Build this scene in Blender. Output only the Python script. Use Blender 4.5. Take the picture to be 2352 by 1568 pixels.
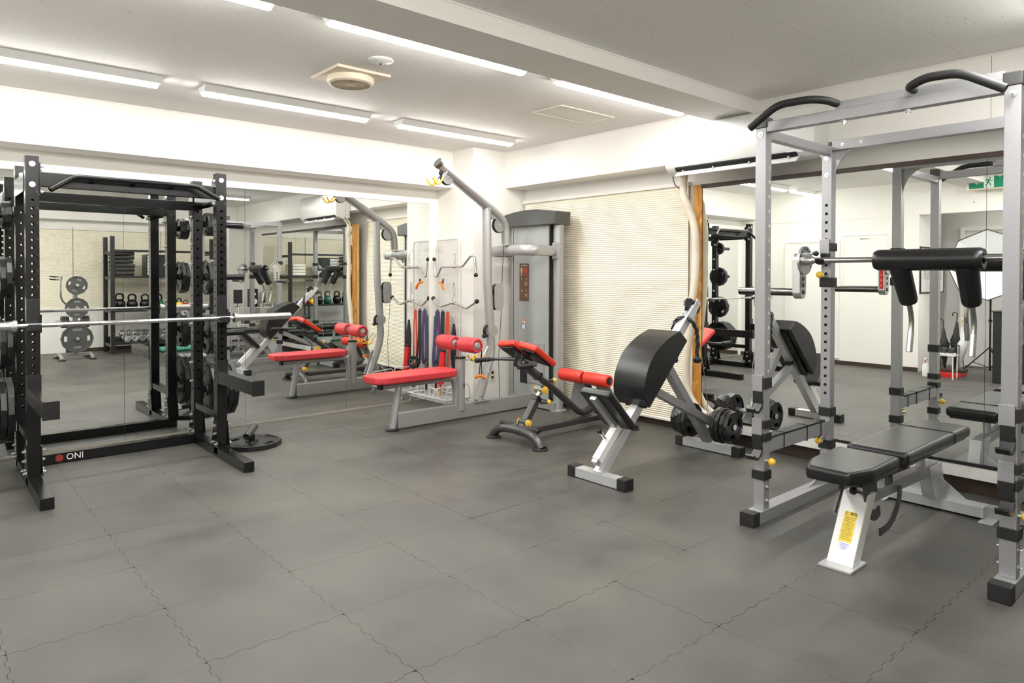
import bpy, bmesh, math, random
from mathutils import Vector, Matrix, Quaternion
random.seed(7)
for o in list(bpy.data.objects): bpy.data.objects.remove(o)
SC = bpy.context.scene
R = math.radians
V = Vector
# ------------------------------------------------------------------ camera
F_PX = 1577.26
cam_d = bpy.data.cameras.new('camera'); cam = bpy.data.objects.new('camera', cam_d)
SC.collection.objects.link(cam); SC.camera = cam
cam_d.sensor_width = 36.0; cam_d.lens = F_PX / 2352 * 36.0
cam_d.shift_y = -(784 - 651.6) / 2352.0
cam_d.clip_start = 0.05
yaw, pit, rol = R(48.812), R(-0.77), R(0.1)
f = V((math.cos(yaw) * math.cos(pit), math.sin(yaw) * math.cos(pit), math.sin(pit)))
r0 = V((math.sin(yaw), -math.cos(yaw), 0)); u0 = r0.cross(f)
rr = r0 * math.cos(rol) + u0 * math.sin(rol); uu = -r0 * math.sin(rol) + u0 * math.cos(rol)
cam.matrix_world = Matrix(((rr.x, uu.x, -f.x, 0), (rr.y, uu.y, -f.y, 0), (rr.z, uu.z, -f.z, 1.36), (0, 0, 0, 1)))
# ------------------------------------------------------------------ light, exposure
w = bpy.data.worlds.new('world'); SC.world = w; w.use_nodes = True
w.node_tree.nodes['Background'].inputs[0].default_value = (1, 0.98, 0.94, 1)
w.node_tree.nodes['Background'].inputs[1].default_value = 0.3
LAMP = 75.0          # strength of the luminous lenses of the ceiling lights
SC.view_settings.view_transform = 'Standard'; SC.view_settings.look = 'None'
SC.view_settings.gamma = 1.0; SC.view_settings.use_curve_mapping = False
SC.view_settings.exposure = 0.0
cy = SC.cycles
cy.max_bounces = 10; cy.diffuse_bounces = 5; cy.glossy_bounces = 7; cy.transmission_bounces = 6
cy.caustics_reflective = True; cy.sample_clamp_indirect = 6.0; cy.blur_glossy = 0.5
# ------------------------------------------------------------------ materials
MATS = {}
def mat(name, col, rough=0.5, metal=0.0, noise=0.0, nscale=20.0, bump=0.0, bscale=200.0, spec=0.5, coat=0.0, alpha=1.0, emit=0.0, trans=0.0):
    m = bpy.data.materials.new(name); m.use_nodes = True
    nt = m.node_tree; b = nt.nodes['Principled BSDF']
    b.inputs['Base Color'].default_value = (*col, 1); b.inputs['Roughness'].default_value = rough
    b.inputs['Metallic'].default_value = metal; b.inputs['Specular IOR Level'].default_value = spec
    b.inputs['Coat Weight'].default_value = coat; b.inputs['Coat Roughness'].default_value = 0.1
    b.inputs['Transmission Weight'].default_value = trans
    if emit: b.inputs['Emission Color'].default_value = (1, 0.985, 0.95, 1); b.inputs['Emission Strength'].default_value = emit
    tc = nt.nodes.new('ShaderNodeTexCoord')
    if noise:
        n = nt.nodes.new('ShaderNodeTexNoise'); n.inputs['Scale'].default_value = nscale; n.inputs['Detail'].default_value = 5
        nt.links.new(tc.outputs['Object'], n.inputs['Vector'])
        cr = nt.nodes.new('ShaderNodeMapRange'); cr.inputs[1].default_value = 0.3; cr.inputs[2].default_value = 0.7
        cr.inputs[3].default_value = 1 - noise; cr.inputs[4].default_value = 1 + noise
        nt.links.new(n.outputs['Fac'], cr.inputs[0])
        vm = nt.nodes.new('ShaderNodeVectorMath'); vm.operation = 'SCALE'; vm.inputs[0].default_value = col
        nt.links.new(cr.outputs[0], vm.inputs['Scale']); nt.links.new(vm.outputs[0], b.inputs['Base Color'])
    if bump:
        n = nt.nodes.new('ShaderNodeTexNoise'); n.inputs['Scale'].default_value = bscale; n.inputs['Detail'].default_value = 3
        nt.links.new(tc.outputs['Object'], n.inputs['Vector'])
        bp = nt.nodes.new('ShaderNodeBump'); bp.inputs['Strength'].default_value = bump; bp.inputs['Distance'].default_value = 0.002
        nt.links.new(n.outputs['Fac'], bp.inputs['Height']); nt.links.new(bp.outputs[0], b.inputs['Normal'])
    MATS[name] = m
    return m
mat('wall', (0.87, 0.85, 0.80), 0.7, noise=0.012, nscale=3, bump=0.05, bscale=300)
mat('wall_grey', (0.70, 0.69, 0.67), 0.7, noise=0.02, nscale=3)
mat('trim_white', (0.82, 0.80, 0.76), 0.45, noise=0.01)
mat('silver', (0.41, 0.41, 0.425), 0.38, 0.55, noise=0.03, nscale=60, bump=0.05, bscale=900)
mat('silver_light', (0.66, 0.67, 0.69), 0.33, 0.5, noise=0.02, nscale=60)
mat('silver_matt', (0.41, 0.41, 0.405), 0.4, 0.45, noise=0.03, nscale=50)
mat('charcoal_metal', (0.085, 0.085, 0.085), 0.33, 0.5, noise=0.08, nscale=60)
mat('chrome', (0.86, 0.87, 0.88), 0.08, 1.0, noise=0.01)
mat('steel', (0.52, 0.52, 0.50), 0.22, 1.0, noise=0.05, nscale=90)
mat('sleeve_dark', (0.16, 0.155, 0.15), 0.16, 1.0, noise=0.08, nscale=60)
mat('zinc', (0.72, 0.73, 0.74), 0.28, 1.0, noise=0.05, nscale=80)
mat('black_gloss', (0.008, 0.008, 0.0085), 0.2, 0.0, noise=0.15, nscale=40, coat=0.0, spec=0.35)
mat('black_rubber', (0.013, 0.013, 0.014), 0.55, noise=0.15, nscale=50, bump=0.1)
mat('black_plastic', (0.012, 0.012, 0.013), 0.35, noise=0.1, nscale=50)
mat('hole_dark', (0.003, 0.003, 0.003), 0.9, noise=0.1)
mat('plate_black', (0.011, 0.011, 0.0115), 0.3, noise=0.2, nscale=40, bump=0.15, bscale=400)
mat('plate_grey', (0.065, 0.065, 0.064), 0.42, noise=0.1, nscale=40, bump=0.15, bscale=400)
mat('vinyl_black', (0.011, 0.011, 0.012), 0.27, noise=0.1, nscale=30, bump=0.12, bscale=500)
mat('vinyl_red', (0.66, 0.04, 0.02), 0.4, noise=0.04, nscale=30, bump=0.1, bscale=500)
mat('vinyl_rose', (0.58, 0.042, 0.05), 0.38, noise=0.04, nscale=30, bump=0.1, bscale=500)
mat('yellow', (0.93, 0.56, 0.05), 0.35, noise=0.04)
mat('orange', (0.88, 0.20, 0.01), 0.4, noise=0.04)
mat('red_plastic', (0.72, 0.02, 0.015), 0.35, noise=0.04)
mat('red_satin', (0.6, 0.06, 0.02), 0.5, noise=0.04)
mat('purple', (0.055, 0.035, 0.12), 0.5, noise=0.06)
mat('white_wire', (0.70, 0.70, 0.68), 0.35, noise=0.01)
mat('ac_white', (0.74, 0.74, 0.72), 0.35, noise=0.008)
mat('white_plastic', (0.86, 0.86, 0.84), 0.28, noise=0.008)
mat('rail_grey', (0.36, 0.33, 0.28), 0.45, noise=0.05)
mat('cream_plastic', (0.80, 0.71, 0.56), 0.4, noise=0.02)
mat('dark_brown', (0.05, 0.032, 0.022), 0.5, noise=0.15, nscale=12)
mat('smoke_panel', (0.34, 0.36, 0.345), 0.22, 0.0, noise=0.05, nscale=3, coat=0.4)
mat('brown_card', (0.13, 0.062, 0.03), 0.45, noise=0.1)
mat('label_yellow', (0.88, 0.66, 0.05), 0.5, noise=0.03)
mat('label_white', (0.85, 0.85, 0.9), 0.5, noise=0.01)
mat('label_blue', (0.25, 0.33, 0.75), 0.5, noise=0.02)
mat('ink', (0.04, 0.03, 0.02), 0.6, noise=0.05)
mat('ink_red', (0.28, 0.03, 0.015), 0.4, noise=0.05)
mat('skin_print', (0.6, 0.33, 0.28), 0.6, noise=0.05)
mat('green_dark', (0.008, 0.10, 0.06), 0.3, noise=0.08)
mat('teal', (0.12, 0.42, 0.32), 0.6, noise=0.08)
mat('blue', (0.02, 0.08, 0.5), 0.4, noise=0.05)
mat('wood_light', (0.62, 0.42, 0.20), 0.5, noise=0.1, nscale=14)
mat('hose_tape', (0.74, 0.66, 0.53), 0.62, noise=0.05, nscale=18, bump=0.4, bscale=40)
mat('towel', (0.8, 0.76, 0.68), 0.9, noise=0.04, bump=0.5, bscale=250)
mat('poster', (0.55, 0.56, 0.56), 0.5, noise=0.35, nscale=25)
mat('paper_white', (0.8, 0.8, 0.78), 0.6, noise=0.02)
mat('umbrella_white', (0.75, 0.76, 0.76), 0.55, noise=0.03)
mat('lens', (1, 1, 1), 0.5, emit=LAMP)
mat('sign_green', (0.0, 0.22, 0.12), 0.4, noise=0.02, emit=0)
mat('sign_white', (0.8, 0.85, 0.8), 0.4, emit=0)
def nodes_of(m): return m.node_tree.nodes, m.node_tree.links, m.node_tree.nodes['Principled BSDF']
def mk_mirror():
    m = mat('mirror', (0.945, 0.965, 0.945), 0.0, 1.0)
mk_mirror()
def mk_floor():
    m = mat('floor_rubber', (0.09, 0.09, 0.083), 0.46, bump=0.25, bscale=180, spec=0.45)
    n, l, b = nodes_of(m); geo = n.new('ShaderNodeNewGeometry')
    a = n.new('ShaderNodeTexNoise'); a.inputs['Scale'].default_value = 2.6; a.inputs['Detail'].default_value = 9; a.inputs['Roughness'].default_value = 0.66
    c = n.new('ShaderNodeTexNoise'); c.inputs['Scale'].default_value = 0.8; c.inputs['Detail'].default_value = 3
    l.new(geo.outputs['Position'], a.inputs['Vector']); l.new(geo.outputs['Position'], c.inputs['Vector'])
    mx = n.new('ShaderNodeMath'); mx.operation = 'ADD'; l.new(a.outputs['Fac'], mx.inputs[0]); l.new(c.outputs['Fac'], mx.inputs[1])
    cr = n.new('ShaderNodeValToRGB'); e = cr.color_ramp.elements
    e[0].position = 0.38; e[0].color = (0.056, 0.056, 0.050, 1); e[1].position = 0.62; e[1].color = (0.112, 0.106, 0.093, 1)
    h = n.new('ShaderNodeMath'); h.operation = 'MULTIPLY'; h.inputs[1].default_value = 0.5; l.new(mx.outputs[0], h.inputs[0])
    l.new(h.outputs[0], cr.inputs['Fac']); l.new(cr.outputs['Color'], b.inputs['Base Color'])
    rg = n.new('ShaderNodeMapRange'); rg.inputs[1].default_value = 0.3; rg.inputs[2].default_value = 0.7; rg.inputs[3].default_value = 0.40; rg.inputs[4].default_value = 0.58
    l.new(a.outputs['Fac'], rg.inputs[0]); l.new(rg.outputs[0], b.inputs['Roughness'])
mk_floor()
def mk_ceiling():
    m = mat('ceiling_board', (0.85, 0.83, 0.79), 0.8)
    n, l, b = nodes_of(m); geo = n.new('ShaderNodeNewGeometry')
    mp = n.new('ShaderNodeMapping'); mp.inputs['Scale'].default_value = (26, 75, 30); l.new(geo.outputs['Position'], mp.inputs['Vector'])
    a = n.new('ShaderNodeTexNoise'); a.inputs['Scale'].default_value = 1.0; a.inputs['Detail'].default_value = 4; a.inputs['Roughness'].default_value = 0.7
    l.new(mp.outputs[0], a.inputs['Vector'])
    cr = n.new('ShaderNodeValToRGB'); e = cr.color_ramp.elements
    e[0].position = 0.285; e[0].color = (0.30, 0.27, 0.23, 1); e[1].position = 0.36; e[1].color = (0.85, 0.83, 0.79, 1)
    l.new(a.outputs['Fac'], cr.inputs['Fac']); l.new(cr.outputs['Color'], b.inputs['Base Color'])
    bp = n.new('ShaderNodeBump'); bp.inputs['Strength'].default_value = 0.35; bp.inputs['Distance'].default_value = 0.003
    l.new(cr.outputs['Color'], bp.inputs['Height']); l.new(bp.outputs[0], b.inputs['Normal'])
mk_ceiling()
def mk_osb():
    m = mat('osb', (0.55, 0.26, 0.05), 0.55)
    n, l, b = nodes_of(m); tc = n.new('ShaderNodeTexCoord')
    vo = n.new('ShaderNodeTexVoronoi'); vo.inputs['Scale'].default_value = 26
    mp = n.new('ShaderNodeMapping'); mp.inputs['Scale'].default_value = (1, 1.0, 0.42); mp.inputs['Rotation'].default_value = (0.5, 0, 0)
    l.new(tc.outputs['Object'], mp.inputs['Vector']); l.new(mp.outputs[0], vo.inputs['Vector'])
    cr = n.new('ShaderNodeValToRGB'); e = cr.color_ramp.elements
    e[0].color = (0.42, 0.17, 0.025, 1); e[1].color = (0.80, 0.42, 0.10, 1)
    l.new(vo.outputs['Color'], cr.inputs['Fac']); l.new(cr.outputs['Color'], b.inputs['Base Color'])
mk_osb()
def mk_blind():
    m = mat('blind_cloth', (0.87, 0.82, 0.68), 0.75, noise=0.02, nscale=6)
    mat('plates_tread', (0.36, 0.37, 0.37), 0.4, 0.3)
    m = MATS['plates_tread']; n, l, b = nodes_of(m); tc = n.new('ShaderNodeTexCoord')
    vo = n.new('ShaderNodeTexVoronoi'); vo.inputs['Scale'].default_value = 38; l.new(tc.outputs['Object'], vo.inputs['Vector'])
    bp = n.new('ShaderNodeBump'); bp.inputs['Strength'].default_value = 0.8; bp.inputs['Distance'].default_value = 0.002; bp.invert = True
    l.new(vo.outputs['Distance'], bp.inputs['Height']); l.new(bp.outputs[0], b.inputs['Normal'])
mk_blind()
def mk_rope():
    m = mat('rope_black', (0.02, 0.02, 0.021), 0.45)
mk_rope()
# ------------------------------------------------------------------ mesh helpers
class MB:
    def __init__(s): s.bm = bmesh.new(); s.flat = False
    def _xf(s, vs, M):
        for v in vs: v.co = M @ v.co
    def box(s, c, d, rot=None, bev=0.0, seg=2):
        r = bmesh.ops.create_cube(s.bm, size=1.0); vs = r['verts']
        for v in vs: v.co = V((v.co.x * d[0], v.co.y * d[1], v.co.z * d[2]))
        if bev:
            s.flat = True
            es = list({e for v in vs for e in v.link_edges})
            q = bmesh.ops.bevel(s.bm, geom=es, offset=bev, segments=seg, affect='EDGES', profile=0.6)
            vs = list({v for v in q['verts']} | {v for v in vs if v.is_valid})
        M = Matrix.Translation(V(c))
        if rot is not None: M = M @ (rot if isinstance(rot, Matrix) else Matrix.Rotation(rot[1], 4, rot[0]))
        s._xf(vs, M); return s
    def bb(s, lo, hi, bev=0.0, seg=2):
        lo, hi = V(lo), V(hi); return s.box((lo + hi) / 2, [abs(a) for a in (hi - lo)], bev=bev, seg=seg)
    def beam(s, p, q, wd, ht, bev=0.003, up=(0, 0, 1), seg=2):
        p, q = V(p), V(q); d = q - p; L = d.length; d.normalize()
        upv = V(up)
        if abs(d.dot(upv)) > 0.99: upv = V((1, 0, 0))
        y = upv.cross(d).normalized(); z = d.cross(y)
        M = Matrix(((d.x, y.x, z.x, 0), (d.y, y.y, z.y, 0), (d.z, y.z, z.z, 0), (0, 0, 0, 1)))
        return s.box((p + q) / 2, (L, wd, ht), rot=M, bev=bev, seg=seg)
    def frames(s, pts):
        pts = [V(p) for p in pts]; T = []
        for i in range(len(pts)):
            a = pts[max(i - 1, 0)]; b = pts[min(i + 1, len(pts) - 1)]
            t = (b - a); T.append(t.normalized() if t.length > 1e-9 else V((0, 0, 1)))
        n = V((0, 0, 1)) if abs(T[0].z) < 0.9 else V((1, 0, 0))
        n = (n - T[0] * n.dot(T[0])).normalized(); out = []
        for i, t in enumerate(T):
            if i: n = (n - t * n.dot(t)); n = n.normalized() if n.length > 1e-6 else t.orthogonal().normalized()
            out.append((pts[i], t, n, t.cross(n)))
        return out
    def tube(s, pts, r, seg=12, cap=True, closed=False, ry=None, twist=0.0, prof=None):
        if closed: pts = list(pts)
        fr = s.frames(pts if not closed else list(pts) + [pts[0]])
        if closed: fr = fr[:-1]
        rings = []
        for i, (p, t, n, b) in enumerate(fr):
            ri = r[i] if isinstance(r, (list, tuple)) else r
            ryi = ri if ry is None else (ry[i] if isinstance(ry, (list, tuple)) else ry)
            ring = []
            for k in range(seg):
                a = 2 * math.pi * k / seg + twist * i
                m = 1.0 if prof is None else prof(2 * math.pi * k / seg)
                ring.append(s.bm.verts.new(p + n * (math.cos(a) * ri * m) + b * (math.sin(a) * ryi * m)))
            rings.append(ring)
        N = len(rings)
        for i in range(N if closed else N - 1):
            A, B = rings[i], rings[(i + 1) % N]
            for k in range(seg):
                s.bm.faces.new((A[k], A[(k + 1) % seg], B[(k + 1) % seg], B[k]))
        if cap and not closed:
            s.bm.faces.new(list(reversed(rings[0]))); s.bm.faces.new(rings[-1])
        return s
    def cyl(s, p, q, r, seg=16, r2=None):
        return s.tube([p, q], [r, r if r2 is None else r2], seg)
    def sph(s, c, r, seg=14, sc=(1, 1, 1)):
        q = bmesh.ops.create_uvsphere(s.bm, u_segments=seg, v_segments=max(6, seg // 2 + 2), radius=r)
        for v in q['verts']: v.co = V((v.co.x * sc[0], v.co.y * sc[1], v.co.z * sc[2])) + V(c)
        return s
    def lathe(s, prof, c=(0, 0, 0), axis=(0, 0, 1), seg=24, sides=None):
        ax = V(axis).normalized(); n = ax.orthogonal().normalized()
        if abs(ax.z) < 0.9: n = (V((0, 0, 1)) - ax * ax.z).normalized()
        b = ax.cross(n); rings = []; c = V(c)
        for (rad, h) in prof:
            if rad < 1e-6: rings.append([s.bm.verts.new(c + ax * h)])
            else: rings.append([s.bm.verts.new(c + ax * h + (n * math.cos(2 * math.pi * k / seg) + b * math.sin(2 * math.pi * k / seg)) * rad) for k in range(seg)])
        for A, B in zip(rings[:-1], rings[1:]):
            for k in range(seg):
                k2 = (k + 1) % seg
                if len(A) == 1 and len(B) == 1: continue
                if len(A) == 1: s.bm.faces.new((A[0], B[k2], B[k]))
                elif len(B) == 1: s.bm.faces.new((A[k], A[k2], B[0]))
                else: s.bm.faces.new((A[k], A[k2], B[k2], B[k]))
        return s
    def prism(s, poly, vec, bev=0.0):
        poly = [V(p) for p in poly]; vec = V(vec)
        a = [s.bm.verts.new(p) for p in poly]; b = [s.bm.verts.new(p + vec) for p in poly]
        n = len(poly); fs = [s.bm.faces.new(a), s.bm.faces.new(list(reversed(b)))]
        for i in range(n): fs.append(s.bm.faces.new((a[(i + 1) % n], a[i], b[i], b[(i + 1) % n])))
        if bev:
            s.flat = True
            es = list({e for v in a + b for e in v.link_edges})
            bmesh.ops.bevel(s.bm, geom=es, offset=bev, segments=3, affect='EDGES', profile=0.5, clamp_overlap=True)
        return s
    def face(s, pts):
        s.bm.faces.new([s.bm.verts.new(V(p)) for p in pts]); return s
    def out(s, name, m, parent=None, local=False, smooth=40, **tags):
        me = bpy.data.meshes.new(name)
        bmesh.ops.recalc_face_normals(s.bm, faces=s.bm.faces)
        if parent is not None and not local:
            mw = ROOTM[parent.name]
            s.bm.transform(mw.inverted())
        s.bm.to_mesh(me); s.bm.free()
        if smooth:
            me.polygons.foreach_set('use_smooth', [True] * len(me.polygons))
            me.set_sharp_from_angle(angle=R(smooth))
        me.materials.append(MATS[m] if isinstance(m, str) else m)
        o = bpy.data.objects.new(name, me); SC.collection.objects.link(o)
        if s.flat and smooth:
            wn = o.modifiers.new('wn', 'WEIGHTED_NORMAL'); wn.keep_sharp = True; wn.weight = 80
        if parent is not None:
            o.parent = parent; ROOTM[o.name] = ROOTM[parent.name]
        else: ROOTM[o.name] = Matrix.Identity(4)
        for k, v in tags.items(): o[k] = v
        return o
ROOTM = {}
def thing(name, label, cat, loc=(0, 0, 0), rz=0.0, group=None):
    o = bpy.data.objects.new(name, None); SC.collection.objects.link(o)
    o.empty_display_size = 0.05
    o.location = loc; o.rotation_euler = (0, 0, rz)
    ROOTM[o.name] = Matrix.Translation(V(loc)) @ Matrix.Rotation(rz, 4, 'Z')
    o['label'] = label; o['category'] = cat
    if group: o['group'] = group
    return o
def tag(o, label, cat, group=None):
    o['label'] = label; o['category'] = cat
    if group: o['group'] = group
    return o
def struct(o): o['kind'] = 'structure'; return o
def copy_tree(o, parent=None):
    c = o.copy(); SC.collection.objects.link(c)
    if parent is not None: c.parent = parent
    ROOTM[c.name] = ROOTM.get(o.name, Matrix.Identity(4))
    for ch in list(o.children): copy_tree(ch, c)
    return c
def place(o, loc, rot=(0, 0, 0)):
    o.location = loc; o.rotation_euler = rot; return o
def text(s, size, origin, right, up, m, parent, depth=0.0006, name='lettering', align='CENTER', sx=1.0):
    cu = bpy.data.curves.new('txt', 'FONT'); cu.body = s; cu.size = size; cu.extrude = depth; cu.align_x = align; cu.align_y = 'CENTER'; cu.resolution_u = 3
    t = bpy.data.objects.new('txt', cu); SC.collection.objects.link(t)
    bpy.context.view_layer.update()
    me = bpy.data.meshes.new_from_object(t.evaluated_get(bpy.context.evaluated_depsgraph_get()))
    bpy.data.objects.remove(t)
    r_, u_ = V(right).normalized(), V(up).normalized(); n_ = r_.cross(u_)
    M = Matrix(((r_.x, u_.x, n_.x, origin[0]), (r_.y, u_.y, n_.y, origin[1]), (r_.z, u_.z, n_.z, origin[2]), (0, 0, 0, 1)))
    me.transform(M @ Matrix.Diagonal((sx, 1, 1, 1)))
    if parent is not None: me.transform(ROOTM[parent.name].inverted())
    me.materials.clear(); me.materials.append(MATS[m]); me.name = name
    o = bpy.data.objects.new(name, me); SC.collection.objects.link(o)
    if parent is not None: o.parent = parent; ROOTM[o.name] = ROOTM[parent.name]
    return o
def smooth_path(pts, n=6, closed=False):
    pts = [V(p) for p in pts]; out = []; N = len(pts)
    rng = range(N if closed else N - 1)
    for i in rng:
        if closed: p0, p1, p2, p3 = pts[i - 1], pts[i], pts[(i + 1) % N], pts[(i + 2) % N]
        else: p0, p1, p2, p3 = pts[max(i - 1, 0)], pts[i], pts[i + 1], pts[min(i + 2, N - 1)]
        for k in range(n):
            t = k / n
            out.append(0.5 * ((2 * p1) + (p2 - p0) * t + (2 * p0 - 5 * p1 + 4 * p2 - p3) * t * t + (3 * p1 - p0 - 3 * p2 + p3) * t ** 3))
    if not closed: out.append(pts[-1])
    return out
def bent(pts, rad, n=5):
    """polyline with rounded corners"""
    pts = [V(p) for p in pts]; out = [pts[0]]
    for i in range(1, len(pts) - 1):
        a, b, c = pts[i - 1], pts[i], pts[i + 1]
        d1 = (a - b); d2 = (c - b); r = min(rad, d1.length * 0.48, d2.length * 0.48)
        p, q = b + d1.normalized() * r, b + d2.normalized() * r
        for k in range(n + 1):
            t = k / n; out.append((1 - t) ** 2 * p + 2 * t * (1 - t) * b + t * t * q)
    out.append(pts[-1]); return out
def arc(c, r, a0, a1, n, ax1, ax2):
    return [V(c) + V(ax1) * (r * math.cos(a0 + (a1 - a0) * i / n)) + V(ax2) * (r * math.sin(a0 + (a1 - a0) * i / n)) for i in range(n + 1)]
# ------------------------------------------------------------------ room dimensions
XB, XM, YM, XD, YC, ZC, ZS = 5.10, 4.92, 6.237, -0.82, -1.52, 2.67, 2.285
XE = -2.00           # far wall of the entrance recess
# ------------------------------------------------------------------ floor: interlocking mats
fl = struct(MB().bb((XE - 0.1, YC - 0.1, -0.06), (XB + 0.1, YM + 0.1, -0.011)).out('floor', 'hole_dark'))
def jig_tile():
    P = 0.525; n = 11; d = 0.0055; g = 0.0008
    def edge():
        pts = []
        s = P / n
        for i in range(n):
            a = i * s
            off = d if i % 2 == 0 else -d
            pts += [(a + 0.006, off), (a + s - 0.006, off)]
        return pts
    e = edge(); poly = []
    poly += [(x, y + g) for x, y in e]                       # bottom
    poly += [(P + y - g, x) for x, y in e]                   # right
    poly += [(x, P + y - g) for x, y in reversed(e)]         # top
    poly += [(y + g, x) for x, y in reversed(e)]             # left
    mb = MB(); a = [mb.bm.verts.new((x, y, 0)) for x, y in poly]; b = [mb.bm.verts.new((x, y, -0.01)) for x, y in poly]
    mb.bm.faces.new(a); k = len(poly)
    for i in range(k): mb.bm.faces.new((a[i], b[i], b[(i + 1) % k], a[(i + 1) % k]))
    return mb
t0 = None
for i in range(-6, 9):
    for j in range(-6, 10):
        x, y = 0.765 + 0.525 * i, 1.455 + 0.5205 * j
        if x + .525 < XE or y + .52 < YC or x > XB or y > YM: continue
        if t0 is None:
            t0 = jig_tile().out('rubber_mat', 'floor_rubber', fl, local=True, smooth=0); o = t0
        else:
            o = t0.copy(); SC.collection.objects.link(o)
        o.location = (x, y, random.uniform(-0.0006, 0.0)); o.scale = (1, 0.5205 / 0.525, 1)
# ------------------------------------------------------------------ walls
wl = struct(MB().bb((XE - 0.1, YM, -0.02), (XB + 0.1, YM + 0.12, ZC + 0.05)).out('wall_left', 'wall'))
MB().bb((XE, YM - 0.277, ZS), (4.42, YM, ZC)).out('bulkhead', 'wall', wl)
MB().bb((XE, YM - 0.281, ZC - 0.012), (4.42, YM - 0.277, ZC)).out('cornice', 'trim_white', wl)
wr = struct(MB().bb((XB, YC - 0.1, -0.02), (XB + 0.12, YM + 0.1, ZC + 0.05)).out('wall_right', 'wall'))
for a, b in ((YC, 1.2), (1.203, 3.42), (3.423, 5.6)):
    MB().bb((4.81, a, ZS), (XB, b, ZC)).out('bulkhead', 'wall', wr)
MB().bb((4.806, YC, ZC - 0.012), (4.81, 5.6, ZC)).out('cornice', 'trim_white', wr)
wc = struct(MB().bb((4.37, 5.60, -0.01), (XB, YM, ZC)).out('wall_corner', 'wall'))
wb = struct(MB().bb((XE - 0.1, YC - 0.12, -0.02), (XB + 0.1, YC, ZC + 0.05)).out('wall_back', 'wall'))
MB().bb((XE, YC, ZS), (4.81, YC + 0.25, ZC)).out('bulkhead', 'wall', wb)
# left rear block carrying the flush doors (seen in the right hand mirror) and the entrance recess
wf = struct(MB().bb((XD - 0.9, 3.5, -0.02), (XD, YM, ZC)).out('wall_front', 'wall'))
MB().bb((XD - 0.15, YC, 2.21), (XD, 3.5, ZC)).out('bulkhead', 'wall', wf)
MB().bb((XD, 3.5, 2.205), (XD + 0.004, YM, 2.21)).out('wall_seam', 'trim_white', wf)
we = struct(MB().bb((XE - 0.12, YC, -0.02), (XE, YM, ZC)).out('wall_entrance', 'wall_grey'))
bs = struct(MB().bb((XD, 3.5, 0), (XD + 0.012, YM, 0.06)).out('baseboard_front', 'dark_brown'))
struct(MB().bb((2.0, YC, 0), (XB, YC + 0.012, 0.06)).out('baseboard_back', 'dark_brown'))
struct(MB().bb((XB - 0.012, 3.5, 0), (XB, 5.6, 0.06)).out('baseboard_right', 'dark_brown'))
struct(MB().bb((XE, 3.0, 0.0), (XE + 0.012, -1.4, 0.09)).out('baseboard_entrance', 'trim_white'))
# flush cupboard doors in the front wall
def cupboard(y0, y1, z0, z1, nm):
    d = struct(MB().bb((XD, y0, z0), (XD + 0.014, y1, z1), 0.002).out(nm, 'wall'))
    fr = MB(); t = 0.012
    fr.bb((XD, y0 - t, z1), (XD + 0.02, y1 + t, z1 + t)); fr.bb((XD, y0 - t, z0 - t), (XD + 0.02, y1 + t, z0))
    fr.bb((XD, y0 - t, z0), (XD + 0.02, y0, z1)); fr.bb((XD, y1, z0), (XD + 0.02, y1 + t, z1))
    fr.out('door_frame', 'trim_white', d); return d
d1 = cupboard(3.92, 4.52, 1.215, 1.95, 'door_1')
MB().bb((XD + 0.014, 4.14, 1.885), (XD + 0.018, 4.32, 1.915)).out('name_plate', 'paper_white', d1)
text('消火栓用設備', 0.02, (XD + 0.0185, 4.23, 1.90), (0, 1, 0), (0, 0, 1), 'ink', d1)
d2 = cupboard(4.60, 5.45, 0.10, 1.87, 'door_2')
# entrance door in the recess
d3 = struct(MB().bb((XE, 2.40, 0.02), (XE + 0.03, 3.25, 2.02), 0.003).out('door_3', 'wall_grey'))
fr = MB(); fr.bb((XE, 3.25, 0), (XE + 0.06, 3.31, 2.08)); fr.bb((XE, 2.34, 0), (XE + 0.06, 2.40, 2.08)); fr.bb((XE, 2.40, 2.02), (XE + 0.06, 3.25, 2.08))
fr.out('door_frame', 'trim_white', d3)
MB().cyl((XE + 0.045, 3.235, 1.62), (XE + 0.045, 3.235, 1.82), 0.011).out('hinge', 'cream_plastic', d3)
MB().box((XE + 0.055, 3.0, 1.83), (0.04, 0.16, 0.05), bev=0.004).out('door_closer', 'steel', d3)
MB().beam((XE + 0.07, 3.0, 1.83), (XE + 0.07, 2.62, 1.86), 0.012, 0.02).out('closer_arm', 'steel', d3)
# ceiling
ce = struct(MB().bb((XE - 0.1, 2.95, ZC), (XB + 0.1, YM + 0.1, ZC + 0.06)).out('ceiling', 'ceiling_board'))
MB().bb((XE - 0.1, YC - 0.1, ZC + 0.012), (XB + 0.1, 2.96, ZC + 0.06)).out('backing', 'ceiling_board', ce)
bmm = MB().bb((XE, 2.68, 2.565), (4.81, 3.025, ZC + 0.001)); bmm.out('beam', 'wall', ce)
MB().bb((XE, 2.676, ZC - 0.012), (4.81, 2.68, ZC)).out('cornice', 'trim_white', ce)
p0 = None
j = 0; y1 = 2.68
while y1 > YC:
    y0 = y1 - 0.452; off = 0.455 * (j % 2)
    for i in range(-5, 7):
        x0 = 0.36 + 0.91 * i + off
        if x0 > XB or x0 + 0.91 < XE: continue
        if p0 is None:
            p0 = MB().bb((0.0007, 0.0007, 0), (0.9093, 0.4513, 0.012)).out('ceiling_panel', 'ceiling_board', ce, local=True, smooth=0); o = p0
        else: o = p0.copy(); SC.collection.objects.link(o)
        o.location = (x0, y0, ZC)
    y1 = y0; j += 1
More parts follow.
